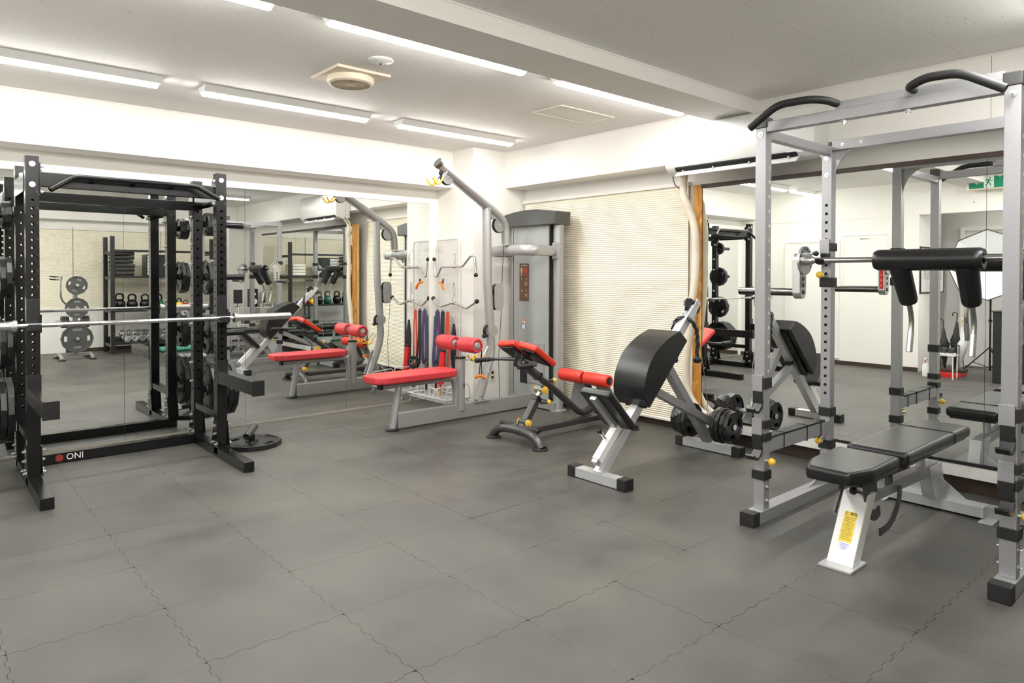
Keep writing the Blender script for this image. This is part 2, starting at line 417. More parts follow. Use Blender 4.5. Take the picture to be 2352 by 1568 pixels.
# ceiling hatch
t = thing('ceiling_hatch', 'flush square access hatch in the ceiling near the air conditioner', 'hatch', (4.09, 3.92, ZC))
MB().bb((3.80, 3.765, ZC - 0.004), (4.39, 4.055, ZC - 0.0005)).out('hatch_panel', 'ceiling_board', t)
fr = MB()
for a, b in (((3.78, 3.745), (4.41, 3.76)), ((3.78, 4.06), (4.41, 4.075)), ((3.78, 3.76), (3.795, 4.06)), ((4.395, 3.76), (4.41, 4.06))):
    fr.bb((a[0], a[1], ZC - 0.008), (b[0], b[1], ZC - 0.0003))
fr.out('hatch_frame', 'cream_plastic', t)
# ------------------------------------------------------------------ ceiling lights
def light(x0, x1, y, label):
    t = thing('ceiling_light', label, 'ceiling light', ((x0 + x1) / 2, y, ZC), group='long ceiling lights')
    L0, L1 = x0 + 0.005, x1 - 0.005
    mb = MB(); mb.prism([(L0, y - 0.085, ZC - 0.001), (L0, y + 0.085, ZC - 0.001), (L0 , y + 0.052, ZC - 0.045), (L0, y - 0.052, ZC - 0.045)], (L1 - L0, 0, 0)); mb.out('housing', 'white_plastic', t)
    pr = [(L0 + 0.012, y + 0.042 * math.cos(a), ZC - 0.0455 - 0.022 * math.sin(a)) for a in [math.pi * k / 8 for k in range(9)]]
    mb = MB(); mb.prism(pr, (L1 - L0 - 0.024, 0, 0)); mb.out('light_lens', 'lens', t)
    return t
rows = ((5.04, ((-1.45, -0.2), (0.02, 1.265), (1.53, 2.83), (3.12, 4.40)), ('beyond the left edge of the photo along the left wall', 'first of the row above the black rack', 'second of the row along the left wall, above the red bench', 'last of the row along the left wall, nearest the corner')),
        (3.20, ((0.02, 1.30), (1.58, 2.90), (3.20, 4.56)), ('beside the ceiling beam, nearest the camera', 'beside the ceiling beam next to the ceiling fan', 'beside the ceiling beam nearest the air conditioner')),
        (0.74, ((0.13, 1.40), (1.47, 2.75), (3.05, 4.33)), ('over the entrance side of the room', 'above the kettlebell shelves', 'above the grey power rack at the top right corner')))
for y, segs, labs in rows:
    for (a, b), lb in zip(segs, labs): light(a, min(b, 4.62), y, 'long white ceiling light ' + lb)
light(-1.95, -1.02, 1.9, 'added fill light on the ceiling inside the entrance recess, out of sight')  # invented fixture, hidden above the bulkhead edge, brightens the recess
light(-0.74, 0.50, -0.62, 'added fill light on the ceiling near the back wall, left of the weight tree, out of sight')  # extra unseen fixture behind the camera, added to lift the back half
light(-0.74, 0.50, 1.95, 'added fill light on the ceiling by the entrance recess, between the rows, out of sight')  # another added fixture outside every view, fills the camera side with light
# ventilation fan
t = thing('ceiling_fan', 'square cream ventilation fan with round grille in the ceiling', 'ventilation fan', (2.19, 4.12, ZC))
MB().bb((2.0, 3.93, ZC - 0.02), (2.38, 4.31, ZC - 0.0005), 0.005).out('base_plate', 'cream_plastic', t)
MB().lathe([(0.150, 0), (0.152, -0.02), (0.145, -0.038), (0.128, -0.045), (0.126, -0.03)], (2.19, 4.12, ZC - 0.02), seg=40).out('ring', 'cream_plastic', t)
MB().lathe([(0.126, -0.012), (0.0, -0.012)], (2.19, 4.12, ZC - 0.02), seg=24).out('fan_cavity', 'dark_brown', t)
g = MB()
for k in range(48):
    a = 2 * math.pi * k / 48
    g.beam((2.19 + 0.045 * math.cos(a), 4.12 + 0.045 * math.sin(a), ZC - 0.058), (2.19 + 0.127 * math.cos(a), 4.12 + 0.127 * math.sin(a), ZC - 0.058), 0.0035, 0.006, 0)
for rad in (0.045, 0.088): g.tube([(2.19 + rad * math.cos(a), 4.12 + rad * math.sin(a), ZC - 0.058) for a in [2 * math.pi * k / 32 for k in range(32)]], 0.003, 6, closed=True)
g.out('grille', 'cream_plastic', t)
MB().lathe([(0.046, 0), (0.04, -0.012), (0, -0.014)], (2.19, 4.12, ZC - 0.052), seg=24).out('hub', 'cream_plastic', t)
t = thing('ceiling_detector', 'small round white fire detector disc beside the ceiling fan', 'smoke detector', (2.17, 3.70, ZC))
MB().lathe([(0.075, 0), (0.077, -0.006), (0.068, -0.012), (0, -0.014)], (2.17, 3.70, ZC), seg=32).out('disc', 'white_plastic', t)
MB().lathe([(0.012, 0), (0.012, -0.014), (0.006, -0.02), (0, -0.02)], (2.17, 3.70, ZC - 0.012), seg=12).out('sensor', 'steel', t)
# ------------------------------------------------------------------ mirrors
t = thing('wall_mirror', 'large frameless wall mirror in tall panes behind the black rack', 'mirror', (2.2, YM, 0))
xs = [-0.70, 0.30, 1.29, 2.26, 3.255, 4.25]
for a, b in zip(xs[:-1], xs[1:]):
    MB().bb((a + 0.0012, YM - 0.008, 0.022), (b - 0.0012, YM - 0.001, 2.125)).out('mirror_pane', 'mirror', t, smooth=0)
MB().bb((-0.7, YM - 0.0009, 0.022), (4.25, YM - 0.0002, 2.125)).out('backing', 'ink', t)
MB().bb((-0.7, YM - 0.014, 0.0), (4.25, YM - 0.001, 0.016)).out('bottom_rail', 'rail_grey', t)
MB().bb((-0.7, YM - 0.02, 2.126), (4.25, YM - 0.001, 2.145)).out('top_rail', 'trim_white', t)
t = thing('wall_mirror', 'framed mirror with black edges mounted off the right wall beside the chipboard strip', 'mirror', (XM, 1.6, 0))
for a, b in ((-0.19, 1.246), (1.246, 3.235)):
    MB().bb((XM, a + 0.0012, 0.20), (XM + 0.006, b - 0.0012, 2.075)).out('mirror_pane', 'mirror', t, smooth=0)
MB().bb((XM - 0.012, -0.2, 0.183), (XM + 0.02, 3.235, 0.203), 0.002).out('bottom_rail', 'black_plastic', t)
MB().bb((XM - 0.02, -0.2, 2.075), (XM + 0.02, 3.24, 2.105), 0.002).out('top_rail', 'dark_brown', t)
MB().bb((XM + 0.007, -0.19, 0.19), (XM + 0.03, 3.235, 2.07)).out('backing', 'ink', t)
MB().bb((XM - 0.004, 3.24, 0.24), (XM + 0.03, 3.325, 2.105)).out('backing_board', 'osb', t, label='orange chipboard strip showing beside the mirror')
MB().bb((XM + 0.03, 3.25, 0.24), (XM + 0.065, 3.335, 2.10)).out('stud', 'wood_light', t)
MB().bb((XM - 0.008, -0.2, 0.105), (XM + 0.006, 3.235, 0.182), 0.002).out('skirting', 'trim_white', t)
MB().bb((XM + 0.06, -0.2, 0.0), (XM + 0.08, 3.25, 0.15), 0.002).out('kick_board', 'dark_brown', t)
# ------------------------------------------------------------------ blinds
def pleats(axis, plane, a0, a1, z0, z1, sgn, n):
    mb = MB(); vs = []
    for i in range(2 * n + 1):
        z = z0 + (z1 - z0) * i / (2 * n); d = 0.006 if i % 2 else 0.0
        if axis == 'x': A, B = (plane + sgn * d, a0, z), (plane + sgn * d, a1, z)
        else: A, B = (a0, plane + sgn * d, z), (a1, plane + sgn * d, z)
        vs.append((mb.bm.verts.new(A), mb.bm.verts.new(B)))
    for p, q in zip(vs[:-1], vs[1:]): mb.bm.faces.new((p[0], p[1], q[1], q[0]))
    return mb
t = thing('pleated_blind', 'cream pleated window blind on the right wall behind the red roller pads', 'window blind', (XB, 4.53, 0))
pleats('x', XB - 0.035, 3.47, 5.57, 0.07, 2.13, -1, 112).out('blind_cloth', 'blind_cloth', t, smooth=0)
MB().bb((XB - 0.06, 3.46, 2.13), (XB - 0.002, 5.58, 2.165), 0.004).out('headrail', 'trim_white', t)
MB().bb((XB - 0.055, 3.47, 0.062), (XB - 0.025, 5.57, 0.08), 0.003).out('bottom_rail', 'trim_white', t)
for k, (a, b, lb) in enumerate(((0.9, 2.105, 'cream pleated blind on the back wall behind the weight tree, seen in the left mirror'), (2.115, 3.5, 'cream pleated blind on the back wall behind the black shelving'), (3.51, 4.7, 'cream pleated blind on the back wall near the right corner'))):
    t = thing('pleated_blind', lb, 'window blind', ((a + b) / 2, YC, 0))
    pleats('y', YC + 0.03, a, b, 0.76, 2.12, 1, 75).out('blind_cloth', 'blind_cloth', t, smooth=0)
    MB().bb((a, YC + 0.002, 2.12), (b, YC + 0.06, 2.165), 0.004).out('headrail', 'trim_white', t)
    MB().bb((a, YC + 0.02, 0.745), (b, YC + 0.05, 0.765), 0.003).out('bottom_rail', 'trim_white', t)
# ------------------------------------------------------------------ air conditioner
t = thing('air_conditioner', 'white wall mounted air conditioner above the right mirror', 'air conditioner', (4.81, 2.76, 2.2))
ya, yb = 2.16, 3.37
pf = [(4.808, 2.55), (4.66, 2.55), (4.62, 2.53), (4.60, 2.49), (4.595, 2.36), (4.60, 2.235), (4.635, 2.195), (4.70, 2.165), (4.808, 2.18)]
MB().prism([(x, ya, z) for x, z in pf], (0, yb - ya, 0)).out('body', 'ac_white', t)
for s_, yy in ((0, ya - 0.004), (1, yb)):
    MB().prism([(x - (0.003 if x < 4.8 else 0), yy, z + (0.003 if z > 2.5 else -0.002)) for x, z in pf], (0, 0.004, 0)).out('end_cover', 'ac_white', t)
MB().box((4.628, 2.79, 2.205), (0.040, 1.0, 0.022), rot=('Y', R(38))).out('air_outlet', 'hole_dark', t)
MB().beam((4.622, 2.28, 2.168), (4.622, 3.28, 2.168), 0.075, 0.007, 0.002, up=(-0.75, 0, 1)).out('louvre', 'ac_white', t)
mb = MB()
for yy in (2.35, 2.65, 2.95, 3.22): mb.box((4.622, yy, 2.180), (0.02, 0.004, 0.024))
mb.out('louvre_fins', 'ac_white', t, kind='stuff')
MB().box((4.612, 2.30, 2.218), (0.004, 0.12, 0.018), rot=('Y', R(-20)), bev=0.001).out('display_panel', 'trim_white', t)
MB().box((4.74, ya - 0.0055, 2.26), (0.05, 0.003, 0.05), bev=0.001).out('corner_cover', 'ac_white', t)
text('TOSHIBA', 0.02, (4.5985, 3.29, 2.262), (0, -1, 0), (0, 0, 1), 'poster', t)
hs = smooth_path([(4.76, 3.30, 2.185), (4.79, 3.33, 2.13), (4.85, 3.37, 2.02), (4.90, 3.345, 1.90), (4.92, 3.305, 1.72), (4.93, 3.30, 1.5), (4.92, 3.305, 1.3), (4.91, 3.33, 1.08), (4.92, 3.345, 0.9), (4.92, 3.38, 0.66), (4.92, 3.385, 0.5), (4.925, 3.35, 0.36), (4.935, 3.27, 0.255), (4.945, 3.20, 0.215)], 5)
hs = [V((p.x - 0.07 * min(1, max(0, (2.1 - p.z) / 0.15)), p.y * (1 - 0.013 * min(1, max(0, (2.1 - p.z) / 0.15))), p.z)) for p in hs]
MB().tube(hs, 0.031, 12).out('drain_hose', 'hose_tape', t, label='thick cream taped pipe running down from the air conditioner')
MB().tube(smooth_path([(4.72, 3.36, 2.19), (4.74, 3.40, 2.16), (4.77, 3.395, 2.10), (4.82, 3.37, 2.06)], 4), 0.006, 8).out('power_cord', 'steel', t)
# ================================================================== black half rack
t = thing('squat_rack', 'black half rack with barbell and weight plates against the left mirror', 'squat rack', (1.14, 5.45, 0))
XL, XR, YF, YR = 0.580, 1.738, 5.30, 5.86      # post centres
PS = 0.072
def holes_post(x, y, z0, z1, name='upright', pitch=0.05, zb=0.02, zt=2.105):
    # hollow square tube, every face a perforated sheet (holes really open)
    mb = MB(); bm = mb.bm; h = PS / 2; r = 0.0088
    n = int((z1 - z0) / pitch); z1 = z0 + n * pitch
    for k in range(4):
        a_ = k * math.pi / 2; nx, ny = math.cos(a_), math.sin(a_); tx, ty = -ny, nx
        P = lambda u, z: bm.verts.new((x + nx * h + tx * u, y + ny * h + ty * u, z))
        for (c0, c1) in ((zb, z0), (z1, zt)):
            bm.faces.new((P(-h, c0), P(h, c0), P(h, c1), P(-h, c1)))
        for i in range(n):
            zc = z0 + (i + 0.5) * pitch; q = pitch / 2; inner = []; outer = []
            for j in range(16):
                t_ = 2 * math.pi * j / 16; cu, cv = math.cos(t_), math.sin(t_); m_ = max(abs(cu), abs(cv))
                outer.append(P(cu / m_ * h, zc + cv / m_ * q)); inner.append(P(cu * r, zc + cv * r))
            for j in range(16): bm.faces.new((outer[j], outer[(j + 1) % 16], inner[(j + 1) % 16], inner[j]))
    bmesh.ops.remove_doubles(bm, verts=bm.verts, dist=0.0004)
    mb.bb((x - h + 0.001, y - h + 0.001, zt - 0.004), (x + h - 0.001, y + h - 0.001, zt))
    o = mb.out(name, 'black_gloss', t, smooth=0)
    so = o.modifiers.new('wall', 'SOLIDIFY'); so.thickness = 0.003; so.offset = -1
    return o
for x in (XL, XR):
    holes_post(x, YF, 0.55, 1.90); holes_post(x, YR, 0.40, 1.98, pitch=0.075)
    MB().bb((x - 0.036, 4.72, 0.0), (x + 0.036, YR + 0.05, 0.07), 0.005).out('foot_rail', 'black_gloss', t)
    MB().bb((x - 0.036, YF + 0.036, 1.90), (x + 0.036, YR - 0.036, 1.99), 0.004).out('side_member', 'black_gloss', t)
    MB().bb((x - 0.03, YF + 0.036, 0.28), (x + 0.03, YR - 0.036, 0.33), 0.004).out('side_member', 'black_gloss', t)
def bolt(mb, p, d, r=0.011, l=0.012):
    p = V(p); d = V(d).normalized()
    mb.tube([p, p + d * 0.003], r * 1.25, 14); mb.tube([p + d * 0.003, p + d * l], r * 0.95, 6); mb.tube([p + d * l, p + d * (l + 0.007)], r * 0.45, 8)
# gusset plates with bolts
for x, s_ in ((XL, 1), (XL, -1), (XR, 1), (XR, -1)):
    gx = x + s_ * 0.037
    for yy in (YF, YR):
        pl = MB(); pl.prism([(gx, yy - 0.075, 0.075), (gx, yy + 0.075, 0.075), (gx, yy + 0.034, 0.26), (gx, yy - 0.034, 0.26)], (s_ * 0.006, 0, 0)); g = pl.out('gusset_plate', 'black_gloss', t)
        bo = MB()
        for (dy, z) in ((-0.045, 0.1), (0.045, 0.1), (0, 0.17), (0, 0.23)): bolt(bo, (gx + s_ * 0.006, yy + dy, z), (s_, 0, 0))
        bo.out('bolts', 'zinc', g, kind='stuff')
bo = MB()
for x in (XL, XR):
    for z in (2.055, 1.925): bolt(bo, (x, YF - PS / 2, z), (0, -1, 0), 0.014, 0.006)
    for z in (2.045, 1.93): bolt(bo, (x, YR - PS / 2, z), (0, -1, 0), 0.012, 0.006)
    sgn = 1 if x == XL else -1
    for z in (2.02, 1.92, 1.60, 1.44, 1.12, 0.96, 0.65, 0.50):
        bolt(bo, (x - (1 if x == XR else -1) * PS / 2 * 1.0, YR, z), (-1 if x == XR else 1, 0, 0), 0.012)
        if z > 1.9: bolt(bo, (x - (1 if x == XR else -1) * PS / 2, YF, z), (-1 if x == XR else 1, 0, 0), 0.012)
bo.out('bolts', 'zinc', t, kind='stuff')
for x, s_ in ((XL, 1), (XR, -1)):
    for yy, z_ in ((YF, 1.965), (YR, 1.90)):
        ep = MB().bb((min(x + s_ * 0.0365, x + s_ * 0.0435), yy - 0.05, z_ - 0.10), (max(x + s_ * 0.0365, x + s_ * 0.0435), yy + 0.05, z_ + 0.10), 0.002).out('end_plate', 'black_gloss', t)
        bo = MB()
        for dz in (0.082, -0.082): bolt(bo, (x + s_ * 0.0435, yy - 0.022, z_ + dz), (s_, 0, 0), 0.012, 0.014)
        bo.out('bolts', 'zinc', ep, kind='stuff')
MB().bb((XL + 0.036, YF - 0.02, 1.915), (XR - 0.036, YF + 0.02, 2.005), 0.005).out('top_crossmember', 'black_gloss', t)
MB().bb((XL + 0.036, YR - 0.02, 1.87), (XR - 0.036, YR + 0.03, 1.94), 0.005).out('rear_crossmember', 'black_gloss', t)
fl_cb = MB().bb((XL + 0.036, YR - 0.035, 0.005), (XR - 0.036, YR + 0.035, 0.075), 0.004).out('base_crossmember', 'black_gloss', t)
bp = bent([(XL + 0.08, YF - 0.15, 1.885), (XL + 0.22, YF - 0.11, 1.985), (XR - 0.19, YF - 0.11, 1.985), (XR - 0.05, YF - 0.15, 1.90)], 0.03)
MB().tube(bp, 0.0165, 14).out('pull_up_bar', 'black_gloss', t)
mb = MB()
for x in (0.90, 1.14, 1.38): mb.beam((x, YF - 0.11, 1.98), (x, YF - 0.01, 1.965), 0.03, 0.02)
mb.out('bar_bracket', 'black_gloss', t, kind='stuff')
# logo on the base member
disc = MB(); disc.lathe([(0.025, 0), (0.025, 0.0012), (0, 0.0012)], (0.79, YR - 0.0352, 0.040), (0, -1, 0), 24); disc.out('logo_disc', 'ink_red', fl_cb)
text('ONI', 0.062, (0.885, YR - 0.0362, 0.040), (1, 0, 0), (0, 0, 1), 'white_plastic', fl_cb, sx=0.95)
for x, sx_ in ((XL, 1), (XR, -1)):
    pn = MB().bb((x - 0.004 - sx_ * 0.0365, YF + 0.04, 1.885), (x + 0.004 - sx_ * 0.0365, YR - 0.04, 2.0), 0.002).out('name_panel', 'black_gloss', t)
    pass
# letters up the front posts
for x in (XL, XR):
    for k, ch in enumerate('DEFGHIJK'): text(ch, 0.022, (x + 0.027, YF - 0.0368, 1.18 + 0.1 * k), (1, 0, 0), (0, 0, 1), 'charcoal_metal', t)
# j cups and spotter arms
for x in (XL, XR):
    c = MB(); c.bb((x - 0.035, YF - 0.046, 1.005), (x + 0.035, YF - 0.037, 1.20), 0.004); c.bb((x - 0.035, YF - 0.11, 1.003), (x + 0.035, YF - 0.046, 1.020), 0.004)
    c.bb((x - 0.035, YF - 0.115, 1.003), (x + 0.035, YF - 0.103, 1.045), 0.004); c.bb((x + 0.036, YF - 0.05, 0.985), (x + 0.044, YF + 0.035, 1.10), 0.003)
    c.out('bar_hook', 'black_plastic', t)
    a = MB(); a.bb((x - 0.038, 4.56, 0.552), (x + 0.038, YF - 0.045, 0.644), 0.004).out('spotter_arm', 'black_gloss', t)
    a = MB(); a.bb((x - 0.042, 4.550, 0.546), (x + 0.042, 4.560, 0.650), 0.004); a.out('arm_cap', 'black_plastic', t); a = MB(); a.bb((x - 0.040, YF - 0.050, 0.54), (x + 0.040, YF - 0.037, 0.72), 0.003); a.out('arm_plate', 'black_plastic', t)
    hb = MB()
    for k in range(11):
        for s_ in (-1, 1): hb.cyl((x + s_ * 0.0375, 4.66 + 0.05 * k, 0.598), (x + s_ * 0.0386, 4.66 + 0.05 * k, 0.598), 0.006, 8)
    hb.out('arm_holes', 'hole_dark', t, kind='stuff')
ZH = (1.765, 1.335, 0.870, 0.42)
for x, s_ in ((XL, -1), (XR, 1)):
    for z in ZH:
        h = MB(); h.cyl((x + s_ * 0.036, YR, z), (x + s_ * 0.37, YR, z), 0.024, 20); h.bb((min(x + s_ * 0.036, x + s_ * 0.044), YR - 0.035, z - 0.06), (max(x + s_ * 0.036, x + s_ * 0.044), YR + 0.035, z + 0.06), 0.002)
        h.out('plate_horn', 'black_gloss', t)
# ------------------------------------------------------------------ weight plates (local: axis = X, centre origin, thickness th)
def plate_proto(name, rad, th, m, kind, txt=None, group=None, nslots=2, tm='silver_light'):
    root = thing(name, kind, 'weight plate', (0, 0, 0), group=group)
    nS = 12; H2 = th / 2; rin = 0.026
    mb = MB(); bm = mb.bm; N = 48
    def prad(a):     # dodecagon radius
        k = (a % (math.pi / 6)) - math.pi / 12
        return rad * math.cos(math.pi / 12) / math.cos(k)
    # web with two grip slots: build as grid ring sectors, leaving gaps
    slot = []
    for q in range(nslots): slot.append((math.pi / 2 + 2 * math.pi * q / nslots if nslots == 3 else math.pi * q))
    r1, r2 = (rad * 0.60, rad * 0.79) if nslots == 2 else (rad * 0.50, rad * 0.76)
    rr_ = [rin, rad * 0.24, r1, r2, 1.0]
    def ringv(ri, hx):
        out = []
        for k in range(N):
            a = 2 * math.pi * k / N
            q = prad(a) * ri if ri is not None else 0
            out.append(q)
        return out
    levels = [(lambda a: rin, 0.95), (lambda a: rad * 0.22, 0.95), (lambda a: rad * 0.235, 0.55), (lambda a: r1, 0.55), (lambda a: r2, 0.55), (lambda a: prad(a) * 0.87, 0.55), (lambda a: prad(a) * 0.90, 1.0), (lambda a: prad(a) * 0.985, 1.0), (lambda a: prad(a), 0.8)]
    def isgap(k):
        a = 2 * math.pi * (k + 0.5) / N
        return any(abs((a - s0 + math.pi) % (2 * math.pi) - math.pi) < (0.24 if nslots == 2 else 0.42) for s0 in slot)
    V3 = {}
    for sd in (-1, 1):
        for li, (fn, hh) in enumerate(levels):
            for k in range(N):
                a = 2 * math.pi * k / N; q = fn(a)
                V3[(sd, li, k)] = bm.verts.new((sd * H2 * hh, q * math.cos(a), q * math.sin(a)))
    for sd in (-1, 1):
        for li in range(len(levels) - 1):
            for k in range(N):
                if li == 3 and isgap(k): continue
                bm.faces.new((V3[(sd, li, k)], V3[(sd, li, (k + 1) % N)], V3[(sd, li + 1, (k + 1) % N)], V3[(sd, li + 1, k)]))
    last = len(levels) - 1
    for k in range(N):
        k2 = (k + 1) % N
        for li in (0, last): bm.faces.new((V3[(-1, li, k)], V3[(-1, li, k2)], V3[(1, li, k2)], V3[(1, li, k)]))
        if isgap(k):
            for li in (3, 4): bm.faces.new((V3[(-1, li, k)], V3[(-1, li, k2)], V3[(1, li, k2)], V3[(1, li, k)]))
            for kk, nb in ((k, (k - 1) % N), (k2, k2)):
                if not isgap(nb): bm.faces.new((V3[(-1, 3, kk)], V3[(-1, 4, kk)], V3[(1, 4, kk)], V3[(1, 3, kk)]))
    mb.out('plate_body', m, root, local=True, smooth=25)
    MB().lathe([(rin + 0.001, H2 * 1.04), (rad * 0.13, H2 * 1.04), (rad * 0.13, -H2 * 1.04), (rin + 0.001, -H2 * 1.04)], (0, 0, 0), (1, 0, 0), 24).out('hub_ring', m, root, local=True)
    if txt:
        for sd in (1, -1):
            text(txt[0], rad * 0.22, (sd * H2 * 0.62, 0, rad * 0.62), (0, sd, 0), (0, 0, 1), tm, root, 0.001)
            text(txt[1], rad * 0.20, (sd * H2 * 0.62, 0, -rad * 0.62), (0, sd, 0), (0, 0, 1), tm, root, 0.001)
    return root
GP = 'weight plates stored on the black rack'
pl20 = plate_proto('weight_plate', 0.225, 0.038, 'plate_black', 'x', ('ONI', '20KG'), GP, tm='charcoal_metal')
pl15 = plate_proto('weight_plate', 0.165, 0.034, 'plate_black', 'x', ('ONI', '10KG'), GP, 3, tm='charcoal_metal')
pl10 = plate_proto('weight_plate', 0.145, 0.032, 'plate_black', 'x', ('ONI', '5KG'), GP, 3, tm='charcoal_metal')
pl5 = plate_proto('weight_plate', 0.095, 0.024, 'plate_black', 'x', None, GP, 3)
used = set()
def put(proto, loc, rot, label, group=None, scale=None):
    o = proto if proto.name not in used else copy_tree(proto)
    used.add(proto.name); o.location = loc; o.rotation_euler = rot; o['label'] = label
    if group: o['group'] = group
    if scale: o.scale = (scale, scale, scale)
    return o
horn_kinds = ((pl5, 0.024, 3), (pl10, 0.032, 2), (pl15, 0.034, 2), (pl20, 0.038, 5))
tier = ('topmost', 'second', 'third', 'lowest')
for sx_, xr, side in ((1, XR, 'right'), (-1, XL, 'left')):
    for hi, (pr, th, n) in enumerate(horn_kinds):
        if side == 'left' and hi == 0: n = 2
        xx = xr + sx_ * 0.062
        for k in range(n):
            put(pr, (xx + sx_ * th / 2, YR, ZH[hi] - 0.0015), (random.uniform(0, 3.0), 0, 0),
                'black plate on the %s %s peg of the black rack, %s' % (tier[hi], side, 'against the post' if k == 0 else 'outermost' if k == n - 1 else ('', 'second', 'third', 'fourth')[k] + ' from the post'))
            xx += sx_ * (th * 1.04 + 0.001)
# ------------------------------------------------------------------ barbell
def barbell(label, xc, y, z):
    b = thing('barbell', label, 'barbell', (xc, y, z))
    bm_ = MB(); bm_.cyl((xc - 0.66, y, z), (xc + 0.66, y, z), 0.014, 20); bm_.out('shaft', 'chrome', b)
    kn = MB()
    for a, c in ((-0.62, -0.45), (-0.42, -0.2), (0.2, 0.42), (0.45, 0.62)): kn.cyl((xc + a, y, z), (xc + c, y, z), 0.0145, 20)
    kn.out('knurling', 'steel', b, kind='stuff')
    for s_ in (-1, 1):
        sl = MB(); pr = [(0.0, 0.655), (0.022, 0.655), (0.037, 0.66), (0.037, 0.675), (0.030, 0.685), (0.0255, 0.70), (0.0255, 1.092), (0.022, 1.098), (0, 1.098)]
        sl.lathe([(a, s_ * h_) for a, h_ in pr], (xc, y, z), (1, 0, 0), 28); sl.out('sleeve', 'zinc', b)
    return b
barbell('long chrome barbell lying across the front hooks of the black rack', 1.15, YF - 0.078, 1.0345)
# landmine plate on the floor
t = thing('landmine_base', 'black weight plate lying on the floor with a short pipe socket', 'landmine', (2.03, 5.46, 0))
mb = MB(); mb.cyl((2.03, 5.46, 0.026), (2.03, 5.46, 0.085), 0.024, 18); mb.lathe([(0.05, 0.03), (0.05, 0.042), (0.0, 0.042)], (2.03, 5.46, 0), seg=24); mb.out('swivel_post', 'black_gloss', t)
pts = [(2.07, 5.50, 0.135), (1.96, 5.38, 0.085)]
d = (V(pts[1]) - V(pts[0])).normalized()
MB().lathe([(0.029, 0), (0.029, 0.17), (0.023, 0.17), (0.023, 0.01)], (2.075, 5.52, 0.135), d, 24).out('pipe_socket', 'charcoal_metal', t)
lp = copy_tree(pl20); lp.location = (2.03, 5.46, 0.0205); lp.rotation_euler = (0, R(90), 0.6)
tag(lp, 'black weight plate lying flat on the floor by the right foot of the black rack', 'weight plate', 'plate on the floor')
# ================================================================== grey power rack
t = thing('power_rack', 'silver grey power rack with black grips on top, at the right edge', 'power rack', (3.95, 1.37, 0))
FX, RX, LY, RY, S = 3.545, 4.35, 1.945, 0.80, 0.062
def z_posts():
    for x, y, hz in ((FX, LY, 0), (FX, RY, 0), (RX, LY, 1), (RX, RY, 1)):
        p = MB().bb((x - S / 2, y - S / 2, 0.07), (x + S / 2, y + S / 2, 2.165), 0.004).out('upright', 'silver', t)
        if hz:
            hb = MB(); z = 0.62
            while z < 1.82:
                hb.cyl((x - S / 2 - 0.0006, y, z), (x - S / 2 + 0.001, y, z), 0.0095, 14); z += 0.0535
            hb.out('peg_holes', 'hole_dark', p, kind='stuff')
        else:
            nm = MB()
            for k in range(16): nm.box((x + S / 2 * 0.3, y - S / 2 - 0.0004, 0.75 + 0.08 * k), (0.012, 0.0008, 0.016))
            nm.out('height_marks', 'label_yellow' if False else 'cream_plastic', p, kind='stuff')
z_posts()
for y in (LY, RY):
    MB().bb((3.455, y - 0.04, 0.0), (4.60, y + 0.04, 0.07), 0.004).out('base_rail', 'silver', t)
    MB().bb((3.39, y - 0.043, -0.0), (3.458, y + 0.043, 0.074), 0.006).out('foot_cap', 'black_rubber', t)
    MB().bb((FX + S / 2, y - 0.025, 2.11), (RX - S / 2, y + 0.025, 2.16), 0.003).out('side_member', 'silver', t)
    MB().bb((FX - 0.036, y - 0.036, 2.165), (FX + 0.036, y + 0.036, 2.222), 0.005).out('post_cap', 'charcoal_metal', t)
    g = MB(); s_ = 1 if y == LY else -1
    q = [(RX - S / 2, y, 0.07), (RX - S / 2, y, 0.27)] + [(RX - S / 2 - 0.26 * (1 - math.cos(a)) , y, 0.07 + 0.20 * (1 - math.sin(a))) for a in [0.12 + 1.45 * k / 8 for k in range(9)]]
    g.prism([(x_, y - 0.004, z_) for x_, y_, z_ in q], (0, 0.008, 0)).out('base_gusset', 'silver', t)
MB().bb((4.52, RY + 0.04, 0.005), (4.59, LY - 0.04, 0.065), 0.004).out('base_crossmember', 'silver', t)
MB().bb((FX - 0.028, RY + S / 2, 2.14), (FX + 0.028, LY - S / 2, 2.197), 0.006).out('front_crossmember', 'silver', t)
MB().bb((FX - 0.012, RY + S / 2, 2.199), (FX + 0.028, 1.55, 2.238), 0.005).out('bar_carrier', 'silver', t)
MB().bb((RX - 0.03, RY + S / 2, 2.135), (RX + 0.03, LY - S / 2, 2.195), 0.003).out('rear_crossmember', 'silver', t)
for y, s_ in ((LY - S / 2, -1), (RY + S / 2, 1)):
    q = [(RX - 0.004, y, 2.14), (RX - 0.004, y + s_ * 0.17, 2.14)] + [(RX - 0.004, y + s_ * 0.17 * (1 - math.sin(a)), 2.14 - 0.20 * (1 - math.cos(a))) for a in [0.15 + 1.40 * k / 8 for k in range(9)]]
    MB().prism(q, (0.008, 0, 0)).out('top_gusset', 'silver', t)
for pts in ([(3.54, 1.545, 2.228), (3.45, 1.56, 2.235), (3.41, 1.63, 2.245), (3.40, 1.79, 2.245), (3.41, 1.95, 2.150)], [(3.54, 1.19, 2.228), (3.42, 1.172, 2.215), (3.40, 1.10, 2.238), (3.40, 0.965, 2.232), (3.405, 0.80, 2.13)]):
    g = MB().tube(bent(pts, 0.05), 0.0195, 16).out('pull_up_grip', 'black_rubber', t)
    MB().cyl((3.545, pts[0][1], 2.228), (3.51, pts[0][1] + 0.001, 2.226), 0.013, 12).out('grip_stub', 'steel', g)
bo = MB()
